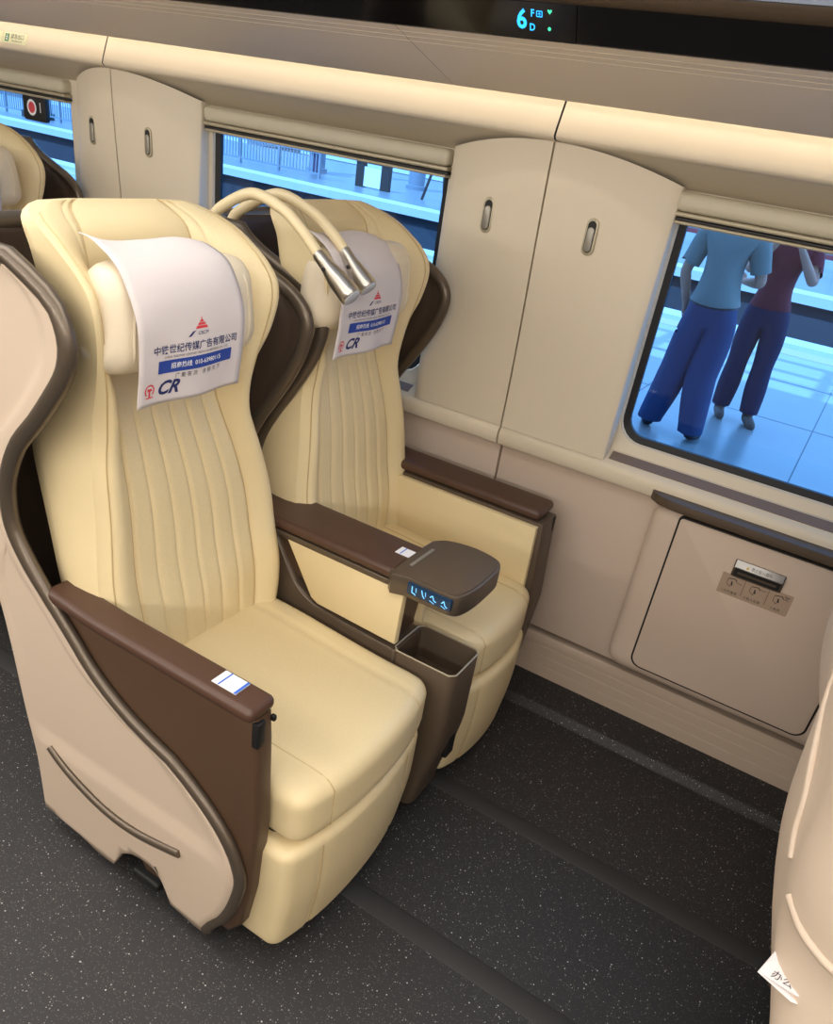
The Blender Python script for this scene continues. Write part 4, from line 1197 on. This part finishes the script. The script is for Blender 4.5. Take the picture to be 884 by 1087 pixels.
person('person', MAN, mS, 'man in grey shirt and blue jeans on the platform, back to the window',
       [('shirt', sleeve, lambda v: .024 + .022 * sstep(1.28 - v.z, 0, .3), SHIRT, [((0, 0, 0.97), (0, 0, 1)), ((0, 0, 1.5), (0, 0, 1))]),
        ('trousers', lambda p: .07 < p.z < 1.0 and not (p.x < -.17 and p.z > .74) , lambda v: .026 + .030 * sstep(.80 - v.z, 0, .4), JEANS, [((0, 0, 0.07), (0, 0, 1)), ((0, 0, 1), (0, 0, 1))]),
        ('belt', lambda p: .955 < p.z < 1.0 and abs(p.x) < .18, .028, BELT, [((0, 0, 0.955), (0, 0, 1)), ((0, 0, 1), (0, 0, 1))]),
        ('shoe', lambda p: p.z < .095, .008, SHOE, [((0, 0, 0.095), (0, 0, 1))])],
       ((-.015, .05, 1.64), (.1, 1, -.1), -.45))
# woman behind him, facing the train, both hands raised to her face
wS = biped(feet=((-.12, .05, 0), (.12, .0, 0)), knees=((-.10, .0, .47), (.10, -.01, .47)), hips=(0, 0, .88), waist=(-.01, 0, 1.04), chest=(0, .0, 1.22), sh=(.0, 0, 1.37),
    arms=(((-.235, -.10, 1.16), (-.09, -.22, 1.38), (.5, 0, .8), (0, 1, 0), .5, (1, 0, .3)), ((.24, -.09, 1.15), (.10, -.22, 1.37), (-.5, 0, .8), (0, 1, 0), .5, (-1, 0, .3))),
    nk=(0, -.01, 1.44), toes=((.3, -.95), (.45, -.9)))
WOM = (-.715, 6.75, PZ)
def wtop(p):
    if not (.92 < p.z < 1.43): return False
    for k in 'LR':
        e = Vector(wS.V[wS.N['elbow' + k]]); w_ = Vector(wS.V[wS.N['wrist' + k]]); ax2 = w_ - e; t2 = (p - e).dot(ax2) / ax2.length_squared
        if t2 > -.25 and (p - (e + ax2 * max(0, min(1.8, t2)))).length < .07: return False
    return True
person('person', WOM, wS, 'person in maroon top and navy trousers behind the man, arms raised to the face',
       [('top', wtop, .018, MAROON, [((0, 0, 0.92), (0, 0, 1)), ((0, 0, 1.43), (0, 0, 1))]),
        ('trousers', lambda p: .10 < p.z < .96 and abs(p.x) < .22, lambda v: .016 + .02 * sstep(.6 - v.z, 0, .4), NAVYT, [((0, 0, 0.1), (0, 0, 1)), ((0, 0, 0.96), (0, 0, 1))]),
        ('shoe', lambda p: p.z < .085, .007, LOAFER, [((0, 0, 0.085), (0, 0, 1))])],
       ((0, -.03, 1.58), (.1, -1, -.05), -.9))
# a distant walker on the far platform
fS = biped(feet=((-.10, .1, 0), (.10, -.1, 0)), knees=((-.08, .06, .47), (.08, -.02, .47)), hips=(0, 0, .90), waist=(0, 0, 1.06), chest=(0, 0, 1.26), sh=(0, 0, 1.43),
    arms=(((-.24, -.02, 1.15), (-.24, .05, .92), (0, .1, -1), (1, 0, 0), .4, (0, 1, 0)), ((.24, -.02, 1.15), (.24, .05, .92), (0, .1, -1), (-1, 0, 0), .4, (0, 1, 0))),
    nk=(0, .01, 1.5), toes=((0, 1), (0, 1)))
person('person', (-15.2, 19.6, PZ), fS, 'distant person in dark clothes on the far platform near the railing',
       [('jacket', lambda p: .95 < p.z < 1.5 and not (abs(p.x) > .17 and p.z < 1.0), .018, SHOE, [((0, 0, 0.95), (0, 0, 1)), ((0, 0, 1.5), (0, 0, 1))]), ('trousers', lambda p: .07 < p.z < 1.0 and abs(p.x) < .2, .018, NAVYT, [((0, 0, 0.07), (0, 0, 1)), ((0, 0, 1), (0, 0, 1))]), ('shoe', lambda p: p.z < .09, .008, SHOE, [((0, 0, 0.09), (0, 0, 1))])],
       ((0, .03, 1.64), (0, 1, 0), -.5))
